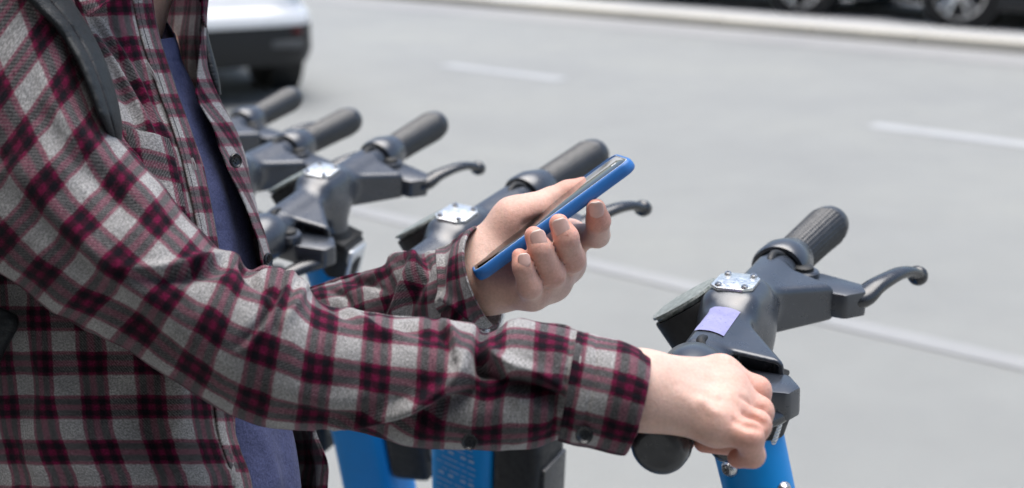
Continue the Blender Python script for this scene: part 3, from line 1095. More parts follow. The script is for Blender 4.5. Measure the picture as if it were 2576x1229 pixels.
# ------------------------------------------------------------------ the person
base = P(250, 1350, 1.0)
person = empty('person', (base[0], base[1], 0.0))
tag(person, 'person in open plaid shirt holding a blue phone and a scooter grip', 'person')
PINV = Matrix.Translation(-Vector(person.location))
PFRONT = Vector((0.84, -0.54, 0)).normalized()
PLEFT = Vector((0.54, 0.84, 0)).normalized()

def mk(name, verts, faces, mat, parent=person, uv=None, solid=0.0, sub=0):
    """world-space mesh, parented to the person or to one of its parts"""
    o = meshobj(name, verts, faces, mat, None, uv=uv)
    o.parent = parent
    o.matrix_parent_inverse = PINV
    if parent is not person:
        o.matrix_parent_inverse = Matrix.Identity(4)
    if solid:
        md = o.modifiers.new('thick', 'SOLIDIFY'); md.thickness = abs(solid); md.offset = -1 if solid > 0 else 1
    if sub:
        md = o.modifiers.new('sub', 'SUBSURF'); md.levels = 1; md.render_levels = sub
    return o

# ---- hands (signed distance), camera-measured joints
BARZ = 1.129
def Q(px, py, dz): return onheight(px, py, BARZ + dz)

def hand_sdf(palm_ops, fingers, extra, kpalm, kf):
    def fn(p):
        d = None
        for op in palm_ops:
            v = op(p)
            d = v if d is None else smin(d, v, kpalm)
        out = d
        for fg in fingers:
            fd = None
            for (a, b, ra, rb) in fg:
                v = sd_cap(p, a, b, ra, rb)
                fd = v if fd is None else smin(fd, v, 0.0035)
            out = np.minimum(out, smin(d, fd, kf))
        for ex in extra:
            out = ex(p, out)
        return out
    return fn

def cap(a, b, ra, rb): return lambda p: sd_cap(p, a, b, ra, rb)
def ridge(pts, r, k):
    def f(p, d):
        for a, b in zip(pts[:-1], pts[1:]):
            d = smin(d, sd_cap(p, a, b, r, r), k)
        return d
    return f
def groove(pts, r, k):
    def f(p, d):
        for a, b in zip(pts[:-1], pts[1:]):
            d = smax(d, -sd_cap(p, a, b, r, r), k)
        return d
    return f

# right hand on the near grip
rw0 = Q(1440, 962, 0.034); rw1 = Q(1612, 974, 0.036); rw1b = Q(1612, 992, 0.034)
MI, MM, MR, MP = Q(1812, 946, 0.030), Q(1828, 990, 0.0265), Q(1824, 1034, 0.0225), Q(1802, 1070, 0.0200)
palm_r = [cap(rw0, rw1, 0.0205, 0.0190), cap(rw0, rw1b, 0.0195, 0.0175),
          cap(rw1, MI, 0.0180, 0.0112), cap(rw1, MM, 0.0180, 0.0115), cap(rw1b, MR, 0.0175, 0.0112), cap(rw1b, MP, 0.0165, 0.0108),
          cap(MI, MM, 0.0102, 0.0108), cap(MM, MR, 0.0108, 0.0105), cap(MR, MP, 0.0104, 0.0100),
          cap(Q(1690, 955, 0.024), Q(1740, 960, 0.012), 0.0150, 0.0120)]
def fing(*ps):
    return [(a[0], b[0], a[1], b[1]) for a, b in zip(ps[:-1], ps[1:])]
If = fing((MI, 0.0100), (Q(1902, 984, 0.0220), 0.0088), (Q(1905, 1030, 0.0096), 0.0078), (Q(1880, 1070, -0.002), 0.0066))
Mf = fing((MM, 0.0100), (Q(1907, 1036, 0.0176), 0.0088), (Q(1904, 1076, 0.0050), 0.0077), (Q(1870, 1105, -0.004), 0.0066))
Rf = fing((MR, 0.0096), (Q(1902, 1070, 0.0170), 0.0084), (Q(1886, 1120, 0.0000), 0.0074), (Q(1772, 1112, -0.005), 0.0066))
Pf = fing((MP, 0.0092), (Q(1884, 1096, 0.0180), 0.0080), (Q(1893, 1146, 0.0030), 0.0068), (Q(1855, 1154, -0.002), 0.0058))
Tf = [(Q(1735, 985, 0.010), Q(1742, 1060, -0.014), 0.0105, 0.0095), (Q(1742, 1060, -0.014), Q(1706, 1126, -0.034), 0.0092, 0.0080)]
ex_r = []
for a, b, up in ((rw1, MI, 0.0155), (rw1, MM, 0.0160), (rw1b, MR, 0.0152), (rw1b, MP, 0.0135)):
    tw = (CAM - np.asarray(a)); tw = tw / np.linalg.norm(tw)
    nrm = tw * 0.75 + np.array([0, 0, 0.66]); nrm /= np.linalg.norm(nrm)
    a1 = np.asarray(a) * 0.55 + np.asarray(b) * 0.45
    ex_r.append(ridge([a1 + nrm * 0.0125, np.asarray(b) + nrm * 0.0098], 0.0020, 0.006))
    ex_r.append(lambda p, d, c=np.asarray(b) + nrm * 0.0060: smin(d, np.sqrt(((p - c.astype(np.float32)) ** 2).sum(1)) - 0.0064, 0.006))
def vein(pts): return ridge([np.array(q) for q in pts], 0.0011, 0.0042)
def on_dorsum(px, py, lift):
    return Q(px, py, lift)
fn_r0 = hand_sdf(palm_r, [If, Mf, Rf, Pf, Tf], ex_r, 0.010, 0.0055)
def dorsal(px, py, inset=0.0):
    a = Q(px, py, 0.0)
    d = CAM - a; L_ = np.linalg.norm(d); d = d / L_
    ts = np.arange(0.10, -0.05, -0.0005)
    vals = fn_r0((a + d * ts[:, None]).astype(np.float32))
    k = int(np.argmax(vals < 0))
    return a + d * (ts[k] - inset)
for pl in ([(1640, 940), (1690, 938), (1735, 950), (1790, 962)], [(1700, 938), (1750, 925), (1795, 930)], [(1660, 985), (1720, 990), (1765, 1012), (1800, 1040)], [(1730, 955), (1770, 985), (1800, 1000)]):
    ex_r.append(ridge([dorsal(x, y, 0.0010) for x, y in pl], 0.0014, 0.0035))
for pl in ([(1868, 1001), (1890, 1014), (1918, 1032)], [(1872, 1046), (1895, 1055), (1922, 1068)], [(1850, 1060), (1880, 1072), (1908, 1080)]):
    ex_r.append(groove([dorsal(x, y, -0.0002) for x, y in pl], 0.0013, 0.0035))
fn_r = hand_sdf(palm_r, [If, Mf, Rf, Pf, Tf], ex_r, 0.010, 0.0055)
allp = np.array([q for fg in [If, Mf, Rf, Pf, Tf] for s_ in fg for q in s_[:2]] + [rw0, rw1])
Vr, Fr = surface_net(fn_r, allp.min(0) - 0.026, allp.max(0) + 0.026, 0.0012)
Vr = relax(Vr, Fr, 2, 0.4)

# left hand under the phone
LZ = 0.955
ZP = 0.945                                           # depth of the phone's near long edge
wl0, wl1 = P(1085, 735, 1.032), P(1222, 672, 1.004)
LI, LM, LR, LP = P(1432, 598, 1.030), P(1420, 662, 1.006), P(1385, 706, 0.986), P(1338, 733, 0.968)
palm_l = [cap(wl0, wl1, 0.0185, 0.0225), cap(P(1095, 745, 1.025), P(1228, 710, 0.992), 0.019, 0.0205),
          cap(wl1, LI, 0.0225, 0.0120), cap(wl1, LM, 0.0215, 0.0125), cap(P(1228, 712, 0.990), LR, 0.0205, 0.0125), cap(P(1228, 712, 0.990), LP, 0.0200, 0.0125),
          cap(LI, LM, 0.0115, 0.0120), cap(LM, LR, 0.012, 0.012), cap(LR, LP, 0.0120, 0.0115),
          cap(P(1225, 645, 1.000), P(1300, 560, 1.000), 0.0190, 0.0180), cap(P(1300, 560, 1.000), P(1345, 535, 0.998), 0.0178, 0.0130)]
If2 = [(LI, P(1502, 592, 0.986), 0.0105, 0.0092), (P(1502, 592, 0.986), P(1505, 556, 0.958), 0.0092, 0.0086), (P(1505, 556, 0.958), P(1499, 525, 0.948), 0.0086, 0.0072)]
Mf2 = [(LM, P(1438, 652, 0.955), 0.0112, 0.0098), (P(1438, 652, 0.955), P(1424, 598, 0.936), 0.0097, 0.0088), (P(1424, 598, 0.936), P(1406, 563, 0.936), 0.0087, 0.0072)]
Rf2 = [(LR, P(1388, 690, 0.945), 0.0110, 0.0096), (P(1388, 690, 0.945), P(1360, 628, 0.931), 0.0095, 0.0084), (P(1360, 628, 0.931), P(1343, 594, 0.934), 0.0082, 0.0070)]
Pf2 = [(LP, P(1332, 722, 0.938), 0.0102, 0.0086), (P(1332, 722, 0.938), P(1315, 672, 0.930), 0.0084, 0.0072), (P(1315, 672, 0.930), P(1307, 645, 0.933), 0.0070, 0.0058)]
Tf2 = [(P(1318, 552, 1.000), P(1385, 513, 1.006), 0.0150, 0.0122), (P(1385, 513, 1.006), P(1430, 490, 1.008), 0.0118, 0.0108), (P(1430, 490, 1.008), P(1466, 471, 1.006), 0.0106, 0.0078)]
ex_l = [groove([P(1345, 560, 0.985), P(1290, 592, 0.975), P(1235, 640, 0.972)], 0.0016, 0.004),
        groove([P(1362, 548, 0.985), P(1320, 566, 0.980)], 0.0018, 0.004)]
def crease(a, b, c):
    """fine skin fold across a finger at joint b"""
    a, b, c = (np.asarray(v) for v in (a, b, c))
    d = CAM - b; d /= np.linalg.norm(d)
    l = c - a; l /= np.linalg.norm(l)
    s_ = np.cross(d, l); s_ /= np.linalg.norm(s_)
    return groove([b + d * 0.0094 + s_ * 0.006 + l * 0.001, b + d * 0.0100, b + d * 0.0094 - s_ * 0.006 + l * 0.001], 0.0009, 0.0016)
for fg in (Mf2, Rf2):
    ex_l.append(crease(fg[1][0], fg[2][0], fg[2][1]))
fn_l = hand_sdf(palm_l, [If2, Mf2, Rf2, Pf2, Tf2], ex_l, 0.012, 0.0065)
alll = np.array([q for fg in [If2, Mf2, Rf2, Pf2, Tf2] for s_ in fg for q in s_[:2]] + [wl0, wl1])
Vl, Fl = surface_net(fn_l, alll.min(0) - 0.03, alll.max(0) + 0.03, 0.0015)
Vl = relax(Vl, Fl, 3, 0.5)

# neck, head, trunk and upper limbs in one coarser field, joined to the same mesh
shR, shL = P(40, 300, 0.865), P(400, 160, 1.10)
elR, elL = P(640, 885, 0.808), P(600, 920, 1.13)
neck0, neck1 = P(258, 95, 1.0), P(318, -140, 1.0)
hips = np.array([base[0], base[1], 0.93])
hd = neck1 + np.array([0.03, -0.02, 0.105])
pf, plf = np.array(PFRONT), np.array(PLEFT)
hax = np.array([pf * 0.94 + np.array([0, 0, -0.34]), plf, np.array([0, 0, 0.94]) + pf * 0.34])
def body_sdf(p):
    d = sd_cap(p, hips, P(150, 350, 1.0), 0.07, 0.06)
    d = smin(d, sd_cap(p, P(120, 300, 0.95), P(250, 250, 1.04), 0.050, 0.050), 0.03)
    for s_, e_, w_ in ((shR, elR, np.asarray(rw0)), (shL, elL, np.asarray(wl0))):
        d = smin(d, sd_cap(p, s_, e_, 0.030, 0.023), 0.02)
        d = smin(d, sd_cap(p, e_, w_, 0.023, 0.018), 0.01)
    d = smin(d, sd_cap(p, neck0, neck1, 0.042, 0.042), 0.02)
    d = smin(d, sd_ell(p, hd, hax, (0.095, 0.072, 0.115)), 0.03)
    d = smin(d, sd_ell(p, hd + hax[0] * 0.035 - hax[2] * 0.07, hax, (0.055, 0.048, 0.05)), 0.03)
    d = smin(d, sd_cap(p, hd + hax[0] * 0.090, hd + hax[0] * 0.112 - hax[2] * 0.038, 0.008, 0.012), 0.012)
    d = smin(d, sd_cap(p, hd + hax[0] * 0.088 - hax[2] * 0.068 + hax[1] * 0.018, hd + hax[0] * 0.088 - hax[2] * 0.068 - hax[1] * 0.018, 0.008, 0.008), 0.006)
    for s_ in (-1, 1):
        d = smin(d, sd_ell(p, hd + hax[1] * s_ * 0.072 - hax[2] * 0.01, hax, (0.022, 0.008, 0.032)), 0.006)
        d = smax(d, -(np.sqrt(((p - (hd + hax[0] * 0.098 + hax[1] * s_ * 0.032 + hax[2] * 0.004).astype(np.float32)) ** 2).sum(1)) - 0.013), 0.01)
        d = smin(d, np.sqrt(((p - (hd + hax[0] * 0.080 + hax[1] * s_ * 0.032 + hax[2] * 0.002).astype(np.float32)) ** 2).sum(1)) - 0.0125, 0.003)
        ft = hips + plf * s_ * 0.075
        kn = np.array([ft[0], ft[1], 0.48]) + pf * 0.02
        an = np.array([ft[0], ft[1], 0.08])
        d = smin(d, sd_cap(p, ft, kn, 0.075, 0.05), 0.03)
        d = smin(d, sd_cap(p, kn, an, 0.048, 0.034), 0.02)
    return d
Vb, Fb = surface_net(body_sdf, (min(base[0] - 0.25, shR[0] - 0.1), 0.6, 0.0), (rw0[0] + 0.1, 1.35, 1.90), 0.008)
Vb = relax(Vb, Fb, 1, 0.5)
Vall = np.concatenate([Vr, Vl, Vb])
Fall = np.concatenate([Fr, Fl + len(Vr), Fb + len(Vr) + len(Vl)])
body = mk('body', Vall, Fall, M_SKIN)
fl = np.zeros(len(Vall), np.float32)
for c, r, a in [(MI, .016, .5), (MM, .016, .5), (MR, .015, .5), (MP, .014, .4), (Q(1900, 984, .022), .016, .8), (Q(1903, 1034, .0176), .014, .8), (Q(1896, 1066, .017), .014, .8), (Q(1884, 1094, .018), .015, .8),
                (Q(1853, 1154, -.002), .02, .9), (Q(1770, 1112, -.005), .03, 1.0), (Q(1706, 1126, -.034), .02, 1.0),
                (P(1499, 525, .948), .02, .9), (P(1406, 563, .936), .018, .9), (P(1343, 594, .934), .018, .9), (P(1307, 645, .933), .016, .9), (P(1466, 471, 1.006), .022, .9),
                (P(1438, 652, .955), .02, .5), (P(1388, 690, .945), .02, .5), (P(1350, 560, .98), .03, .5), (P(1332, 722, .938), .018, .4)]:
    fl = np.maximum(fl, a * np.exp(-((Vall - c) ** 2).sum(1) / (r * r)))
at = body.data.attributes.new('flush', 'FLOAT', 'POINT')
at.data.foreach_set('value', fl.astype(np.float32))

# fingernails of the left hand
def nail(c, tip, wd, ln):
    c = np.asarray(c); tip = np.asarray(tip)
    l = tip - c; l /= np.linalg.norm(l)
    n = CAM - c; n /= np.linalg.norm(n)
    n = n + l * 0.12; n -= l * (n @ l); n /= np.linalg.norm(n)
    s = np.cross(n, l)
    vs, fs = [], []
    m, q = 13, 11
    for i in range(m):
        v = -1 + 2 * i / (m - 1)
        for j in range(q):
            u = -1 + 2 * j / (q - 1)
            lim = (1 - abs(v) ** 3.0) ** (1 / 3.0) if abs(v) < 1 else 0.0
            if v > 0: lim = max(lim, 0.45)
            x = u * lim * wd
            h_ = 0.0011 - 0.36 * x * x / wd - 0.0007 * max(0, -v) ** 3 - 0.0003 * max(0, v) ** 2
            vs.append(c + l * (v * ln) + s * x + n * h_)
    for i in range(m - 1):
        for j in range(q - 1):
            k = i * q + j
            fs.append((k, k + 1, k + q + 1, k + q))
    o = mk('fingernail', vs, fs, M_NAIL, solid=0.0008)
    o.data.materials.append(M_NAILTIP)
    for k, p in enumerate(o.data.polygons):
        if k // (q - 1) >= m - 2: p.material_index = 1
    return o
def surf_toward_cam(fn, a, step=0.0004):
    a = np.asarray(a, float)
    d = CAM - a; d /= np.linalg.norm(d)
    for k in range(80):
        if fn((a + d * step * k)[None].astype(np.float32))[0] > 0: break
    return a + d * step * (k - 1)
for (cx_, cy_, z_), (tx_, ty_, tz_), wd, ln in (((1500, 527, .95), (1498, 505, .946), .0052, .0066), ((1411, 572, .936), (1404, 548, .935), .0056, .0062), ((1355, 601, .933), (1348, 576, .933), .0052, .0060), ((1319, 655, .931), (1316, 636, .931), .0040, .0046)):
    c = surf_toward_cam(fn_l, P(cx_, cy_, z_))
    tv = P(tx_, ty_, tz_) - P(cx_, cy_, z_)
    nail(c, c + tv, wd, ln)

# ---- cloth helpers
def seg_dist(pts, a, b):
    ba = b - a
    t = np.clip(((pts - a) @ ba) / (ba @ ba), 0, 1)
    pr = a + t[..., None] * ba
    d = pts - pr
    sgn = np.sign(d[..., 0] * -ba[1] + d[..., 1] * ba[0])       # which side of the line
    return np.sqrt((d ** 2).sum(-1)), sgn, t

def fold_disp(px, folds):
    """px: (...,2) measured positions; folds: (polyline, amp, width, valley offset, valley amp)"""
    out = np.zeros(px.shape[:-1])
    for pl, amp, wd, voff, vamp in folds:
        pl = catmull(np.array(pl, float), 24)
        best = np.full(px.shape[:-1], 1e9); bs = np.zeros(px.shape[:-1]); bt = np.zeros(px.shape[:-1])
        for i in range(len(pl) - 1):
            d, s, t = seg_dist(px, pl[i], pl[i + 1])
            m = d < best
            best = np.where(m, d, best); bs = np.where(m, s, bs); bt = np.where(m, (i + t) / (len(pl) - 1), bt)
        env = np.sin(np.pi * np.clip(bt * 0.92 + 0.04, 0, 1)) ** 0.6
        sd = best * bs
        out += env * amp * np.exp(-(best / wd) ** 2)
        if vamp:
            out -= env * vamp * np.exp(-((sd - voff) / (abs(voff) * 0.75 + 1)) ** 2)
    return out

def grid_faces(nr, nc, closed):
    fs = []
    for i in range(nr - 1):
        for j in range(nc if closed else nc - 1):
            k = (j + 1) % nc
            fs.append((i * nc + j, i * nc + k, (i + 1) * nc + k, (i + 1) * nc + j))
    return fs

def grid_normals(W, closed):
    if closed:
        dv = np.roll(W, -1, 1) - np.roll(W, 1, 1)
    else:
        dv = np.gradient(W, axis=1)
    du = np.gradient(W, axis=0)
    n = np.cross(du, dv)
    return n / (np.linalg.norm(n, axis=-1, keepdims=True) + 1e-12)

def wrinkles(uvv, amp, along_k, across_k, seed):
    """soft creases in cloth space: (u around, v along) in metres"""
    q = np.stack([uvv[..., 0] * across_k + 0.5 * vnoise(np.concatenate([uvv * 18, uvv[..., :1] * 0], -1), 1, seed + 5), uvv[..., 1] * along_k + 0.6 * uvv[..., 0] * across_k, np.zeros(uvv.shape[:-1])], -1)
    a = vnoise(q, 1.0, seed)
    r = 1 - np.abs(a) * 2
    b = vnoise(q * 2.1 + 7, 1.0, seed + 1)
    c = vnoise(q * 5.3 + 3, 1.0, seed + 2)
    return amp * (0.6 * r + 0.5 * b + 0.17 * c)

def sleeve(name, stations, r_mean, parent, nl, na, folds, uv0, wr, seed, solid=0.0012, mat=M_PLAID, r_end=None):
    """stations: (Ux,Uy,Lx,Ly,Z,rz)"""
    st = catmull(np.array(stations, float), nl)
    U, Lw, Zc, rz = st[:, 0:2], st[:, 2:4], st[:, 4], st[:, 5]
    c = (U + Lw) / 2; hv = (U - Lw) / 2
    C3 = PA(np.concatenate([c, Zc[:, None]], 1))
    arc = np.concatenate([[0], np.cumsum(np.linalg.norm(np.diff(C3, axis=0), axis=1))])
    ph = np.linspace(0, 2 * np.pi, na + 1)
    cosp, sinp = np.cos(ph), np.sin(ph)
    px = c[:, None, :] + hv[:, None, :] * cosp[None, :, None]
    Z = Zc[:, None] - rz[:, None] * sinp[None, :]
    W = PA(np.concatenate([px, Z[..., None]], -1))
    n = grid_normals(W, False)
    outw = W - C3[:, None, :]
    if (n * outw).sum() < 0: n = -n
    rm = np.linspace(r_mean, r_end or r_mean, nl)[:, None]
    uvv = np.stack([(ph - np.pi / 2)[None] * rm, np.broadcast_to(arc[:, None], Z.shape)], -1)
    ramp_ = np.clip(np.minimum(np.arange(nl), np.arange(nl)[::-1]) / (nl * 0.05), 0, 1)[:, None]
    seam = 0.5 - 0.5 * np.cos(ph)[None] * 0 
    wv = wrinkles(uvv, wr, 26, 16, seed)
    wv[:, -1] = wv[:, 0]
    d = wv * np.clip(ramp_, 0.3, 1)
    vis = np.clip((n * (CAM - W)).sum(-1) / 0.25 + 0.15, 0, 1)
    if folds:
        d = d + fold_disp(px, folds) * np.where(sinp[None] > -0.25, 1, 0) * np.clip(sinp[None] * 2.2 + 0.55, 0, 1)
    W = W + n * d[..., None]
    uv = (uvv + np.array(uv0)).reshape(-1, 2)
    fs = grid_faces(nl, na + 1, False)
    return mk(name, W.reshape(-1, 3), fs, mat, parent, uv=uv, solid=solid), W

def patch(name, rows, nr, nc, parent, folds, uv0, wr, seed, mat=M_PLAID, solid=0.0012, closed=False, flip=False, uvscale=1.0, foldmask=None):
    rows = np.array(rows, float)
    a = np.array([catmull(r, nc, closed) for r in rows])
    g = np.array([catmull(a[:, j], nr) for j in range(nc)]).transpose(1, 0, 2)
    W = PA(g)
    n = grid_normals(W, closed)
    ctr = W.mean(1, keepdims=True)
    if (n * (W - ctr)).sum() < 0: n = -n
    du = np.linalg.norm(np.diff(W, axis=1), axis=-1)
    u = np.concatenate([np.zeros((nr, 1)), np.cumsum(du, 1)], 1)
    dv = np.linalg.norm(np.diff(W, axis=0), axis=-1).mean(1)
    v = np.concatenate([[0], np.cumsum(dv)])[:, None] + 0 * u
    uvv = np.stack([u, v], -1)
    d = wrinkles(uvv, wr, 9, 22, seed)
    if folds:
        m = np.clip((n * (CAM - W)).sum(-1) / 0.25 + 0.1, 0, 1)
        d = d + fold_disp(g[..., :2], folds) * m
    W = W + n * d[..., None]
    uv = (uvv * uvscale + np.array(uv0)).reshape(-1, 2)
    return mk(name, W.reshape(-1, 3), grid_faces(nr, nc, closed), mat, parent, uv=uv, solid=solid), W

# ---- t-shirt
trow = lambda y, s, z=0.0: [(s, y, 1.0), (s - 26, y, 0.958), (s - 110, y, 0.925), (s - 330, y, 0.91), (s - 620, y, 0.94), (s - 640, y, 1.06), (s - 250, y, 1.09)]
trows = [[(437, 84, 1.0), (424, 97, 0.968), (345, 92, 0.930), (235, 20, 0.925), (165, -50, 1.0), (245, -45, 1.07), (372, 5, 1.05)],
         [(446, 118, 1.0), (428, 126, 0.962), (340, 122, 0.925), (200, 60, 0.91), (100, -10, 1.0), (220, -10, 1.09), (380, 50, 1.07)],
         [(453, 150, 1.0), (432, 155, 0.960), (335, 150, 0.922), (180, 100, 0.905), (60, 40, 1.0), (200, 40, 1.09), (385, 90, 1.07)],
         trow(220, 472), trow(300, 514), trow(375, 543), trow(450, 578), trow(525, 603), trow(600, 622), trow(720, 650), trow(850, 685), trow(1060, 716), trow(1229, 744), trow(1420, 752)]
patch('t_shirt', trows, 150, 120, person, [([(500, 330), (545, 450), (590, 600)], 0.0018, 14, 16, 0.0012), ([(660, 1100), (690, 1180), (700, 1240)], 0.002, 16, 18, 0.0012), ([(420, 152), (440, 153), (455, 150)], -0.0009, 3, 0, 0)], (0, 0), 0.0016, 21, mat=M_TSHIRT, closed=True)

# ---- plaid shirt: body panel from the right placket round the back to the left edge
def srow(y, r, rz, left, pts=None):
    s, e = left
    n1 = [(r, y, rz), (r - 70, y, rz - 0.030), (r - 190, y, rz - 0.052), (min(r - 400, 60), y, 0.848), (-270, y, 0.955), (-90, y, 1.12), (300, y, 1.145)]
    return n1 + [(s[0] - 60, y, s[1] + 0.065), (s[0], y, s[1]), (e[0], y, e[1])]
rows = [srow(-90, 372, 0.935, ((520, 1.03), (508, 0.985))),
        srow(20, 384, 0.93, ((516, 1.025), (508, 0.98))),
        srow(100, 403, 0.925, ((515, 1.02), (504, 0.975))),
        srow(190, 432, 0.918, ((536, 1.01), (497, 0.965))),
        srow(250, 452, 0.914, ((556, 1.005), (503, 0.955))),
        srow(330, 481, 0.907, ((592, 1.0), (540, 0.95))),
        srow(420, 507, 0.902, ((624, 0.995), (572, 0.945))),
        srow(510, 528, 0.898, ((645, 0.99), (617, 0.945))),
        srow(600, 546, 0.895, ((669, 0.985), (652, 0.945))),
        srow(680, 555, 0.892, ((688, 0.985), (668, 0.945))),
        srow(850, 572, 0.890, ((725, 1.005), (712, 0.965))),
        srow(1060, 588, 0.888, ((770, 1.04), (782, 1.03))),
        srow(1130, 604, 0.886, ((790, 1.04), (808, 1.03))),
        srow(1170, 616, 0.885, ((800, 1.04), (820, 1.03))),
        srow(1229, 634, 0.884, ((800, 1.04), (822, 1.03))),
        srow(1420, 640, 0.884, ((800, 1.04), (815, 1.03)))]
tf = [([(205, 45), (262, 125), (312, 205), (362, 295), (398, 375)], 0.0055, 12, -18, 0.0045),
      ([(250, 50), (305, 130), (350, 205), (388, 285), (425, 350)], 0.0040, 11, -16, 0.0032),
      ([(285, 200), (325, 270), (355, 330), (390, 400)], -0.0045, 16, 0, 0),
      ([(330, 340), (380, 420), (430, 520), (470, 600)], 0.0035, 16, -20, 0.0025),
      ([(560, 1060), (575, 1150), (590, 1240)], 0.0025, 12, -18, 0.002),
      ([(90, 800), (120, 950), (100, 1120), (120, 1229)], 0.0035, 40, 55, 0.003),
      ([(430, 900), (410, 1000), (440, 1120), (430, 1229)], 0.0030, 34, 50, 0.003)]
shirt, SW = patch('plaid_shirt', rows, 230, 330, person, tf, (0.0055, 0.012), 0.0022, 31)

# placket strip with stitching and buttonholes
pl_edge = [(372, -90, .935), (384, 20, .93), (403, 100, .925), (432, 190, .918), (452, 250, .914), (481, 330, .907), (507, 420, .902), (528, 510, .898), (546, 600, .895), (555, 680, .892), (572, 850, .89), (588, 1060, .888), (604, 1130, .886), (634, 1229, .884), (640, 1420, .884)]
prow = [[(x + 1, y, z - 0.0035), (x - 12, y, z - 0.0105), (x - 27, y, z - 0.0180), (x - 42, y, z - 0.0245)] for x, y, z in pl_edge]
plk, PW = patch('placket', prow, 180, 14, shirt, [], (0.004, 0.004), 0.0006, 44, solid=0.0014)
def stitch_line(pts, r=0.00030, mat=M_DARKTHREAD, name='stitching', parent=None, n=60, lift=0.0006, ln=0.7):
    g = PA(catmull(np.array(pts, float), n))
    bm = bmesh.new()
    for i in range(0, n - 1):
        a, b = g[i], g[i] + (g[i + 1] - g[i]) * ln
        tw = CAM - a; tw /= np.linalg.norm(tw)
        tube(bm, [a + tw * lift, b + tw * lift], [r, r], 5)
    o = bmobj(name, bm, mat, None)
    o.parent = parent or shirt
    return o
stitch_line([(x - 34, y, z - 0.0232) for x, y, z in pl_edge[:10]], n=150, name='placket_stitching', parent=plk)
def buttonhole(x0, y0, x1, y1, z):
    bm = bmesh.new()
    for dx in (-1.2, 1.2):
        pts = [P(x0 + dx, y0, z), P((x0 + x1) / 2 + dx * 2.4, (y0 + y1) / 2, z - 0.0006), P(x1 + dx, y1, z)]
        tube(bm, pts, [0.0005] * 3, 6)
    o = bmobj('buttonhole', bm, M_STITCH)
    o.parent = plk
buttonhole(370, 158, 395, 205, 0.893)
buttonhole(483, 398, 492, 428, 0.884)

def button(px, py, z, r, nrm=None, name='button', parent=None):
    c = P(px, py, z)
    n = CAM - c if nrm is None else np.asarray(nrm, float)
    n = n / np.linalg.norm(n)
    bm = bmesh.new()
    lathe(bm, c, n, [(0, r * 0.9), (0.0008, r), (0.0018, r), (0.0024, r * 0.88), (0.0018, r * 0.72), (0.0013, r * 0.6), (0.0013, r * 0.05)], 28, True)
    x, y, d = frame_from(n)
    for a in range(4):
        q = Vector(c) + d * 0.0012 + (x * math.cos(a * math.pi / 2) + y * math.sin(a * math.pi / 2)) * r * 0.25
        lathe(bm, q, n, [(0, r * 0.12), (0.0006, r * 0.12)], 8)
    o = bmobj(name, bm, M_BUTTON)
    o.parent = parent or shirt
    return o
button(590, 405, 0.935, 0.0052, (0.75, -0.6, 0.2))
button(671, 655, 0.945, 0.0052, (0.95, -0.3, 0.1))

# chest pocket
pk = [[(312, 322, 0.852), (345, 330, 0.853), (385, 338, 0.857), (420, 352, 0.866)],
      [(322, 350, 0.851), (352, 352, 0.852), (392, 362, 0.857), (430, 378, 0.866)],
      [(340, 440, 0.849), (370, 445, 0.850), (410, 452, 0.855), (450, 462, 0.862)],
      [(360, 540, 0.848), (390, 545, 0.849), (430, 550, 0.853), (470, 556, 0.859)]]
patch('chest_pocket', pk, 40, 40, shirt, [], (0.010, 0.020), 0.0010, 51, solid=0.0014)

# collar flaps
cr = [[(165, -70, 0.855), (215, -90, 0.862), (270, -100, 0.875), (330, -110, 0.90)],
      [(185, -20, 0.848), (225, -30, 0.852), (275, -40, 0.862), (335, -50, 0.885)],
      [(205, 14, 0.845), (235, 8, 0.847), (268, 0, 0.856), (315, -20, 0.875)],
      [(224, 43, 0.844), (243, 30, 0.845), (262, 14, 0.850), (290, -6, 0.862)]]
patch('collar', cr, 36, 36, shirt, [], (0.024, 0.0), 0.0008, 53, solid=0.0016)
cl = [[(505, -110, 0.985), (522, -100, 1.0), (530, -90, 1.02)],
      [(505, -30, 0.978), (520, -30, 0.992), (522, -30, 1.01)],
      [(506, 30, 0.972), (515, 34, 0.985), (516, 38, 1.0)],
      [(510, 58, 0.970), (514, 66, 0.98), (515, 70, 0.99)]]
patch('collar', cl, 30, 20, shirt, [], (0.0, 0.004), 0.0005, 54, solid=0.0016)

# collar band round the neck, its unseen back added to block light inside
ring_ = [(508, 6, 0.980), (524, -40, 1.02), (470, -84, 1.085), (330, -104, 1.115), (190, -96, 1.08), (130, -70, 1.00), (150, -46, 0.91), (230, -30, 0.868), (330, -40, 0.885), (378, -30, 0.925)]
crow = [[(x, y, z) for x, y, z in ring_], [(x + (300 - x) * 0.06, y - 55, z) for x, y, z in ring_], [(x + (300 - x) * 0.12, y - 115, z) for x, y, z in ring_]]
patch('collar_band', crow, 24, 120, shirt, [], (0.0, 0.010), 0.0006, 55, solid=0.0016)

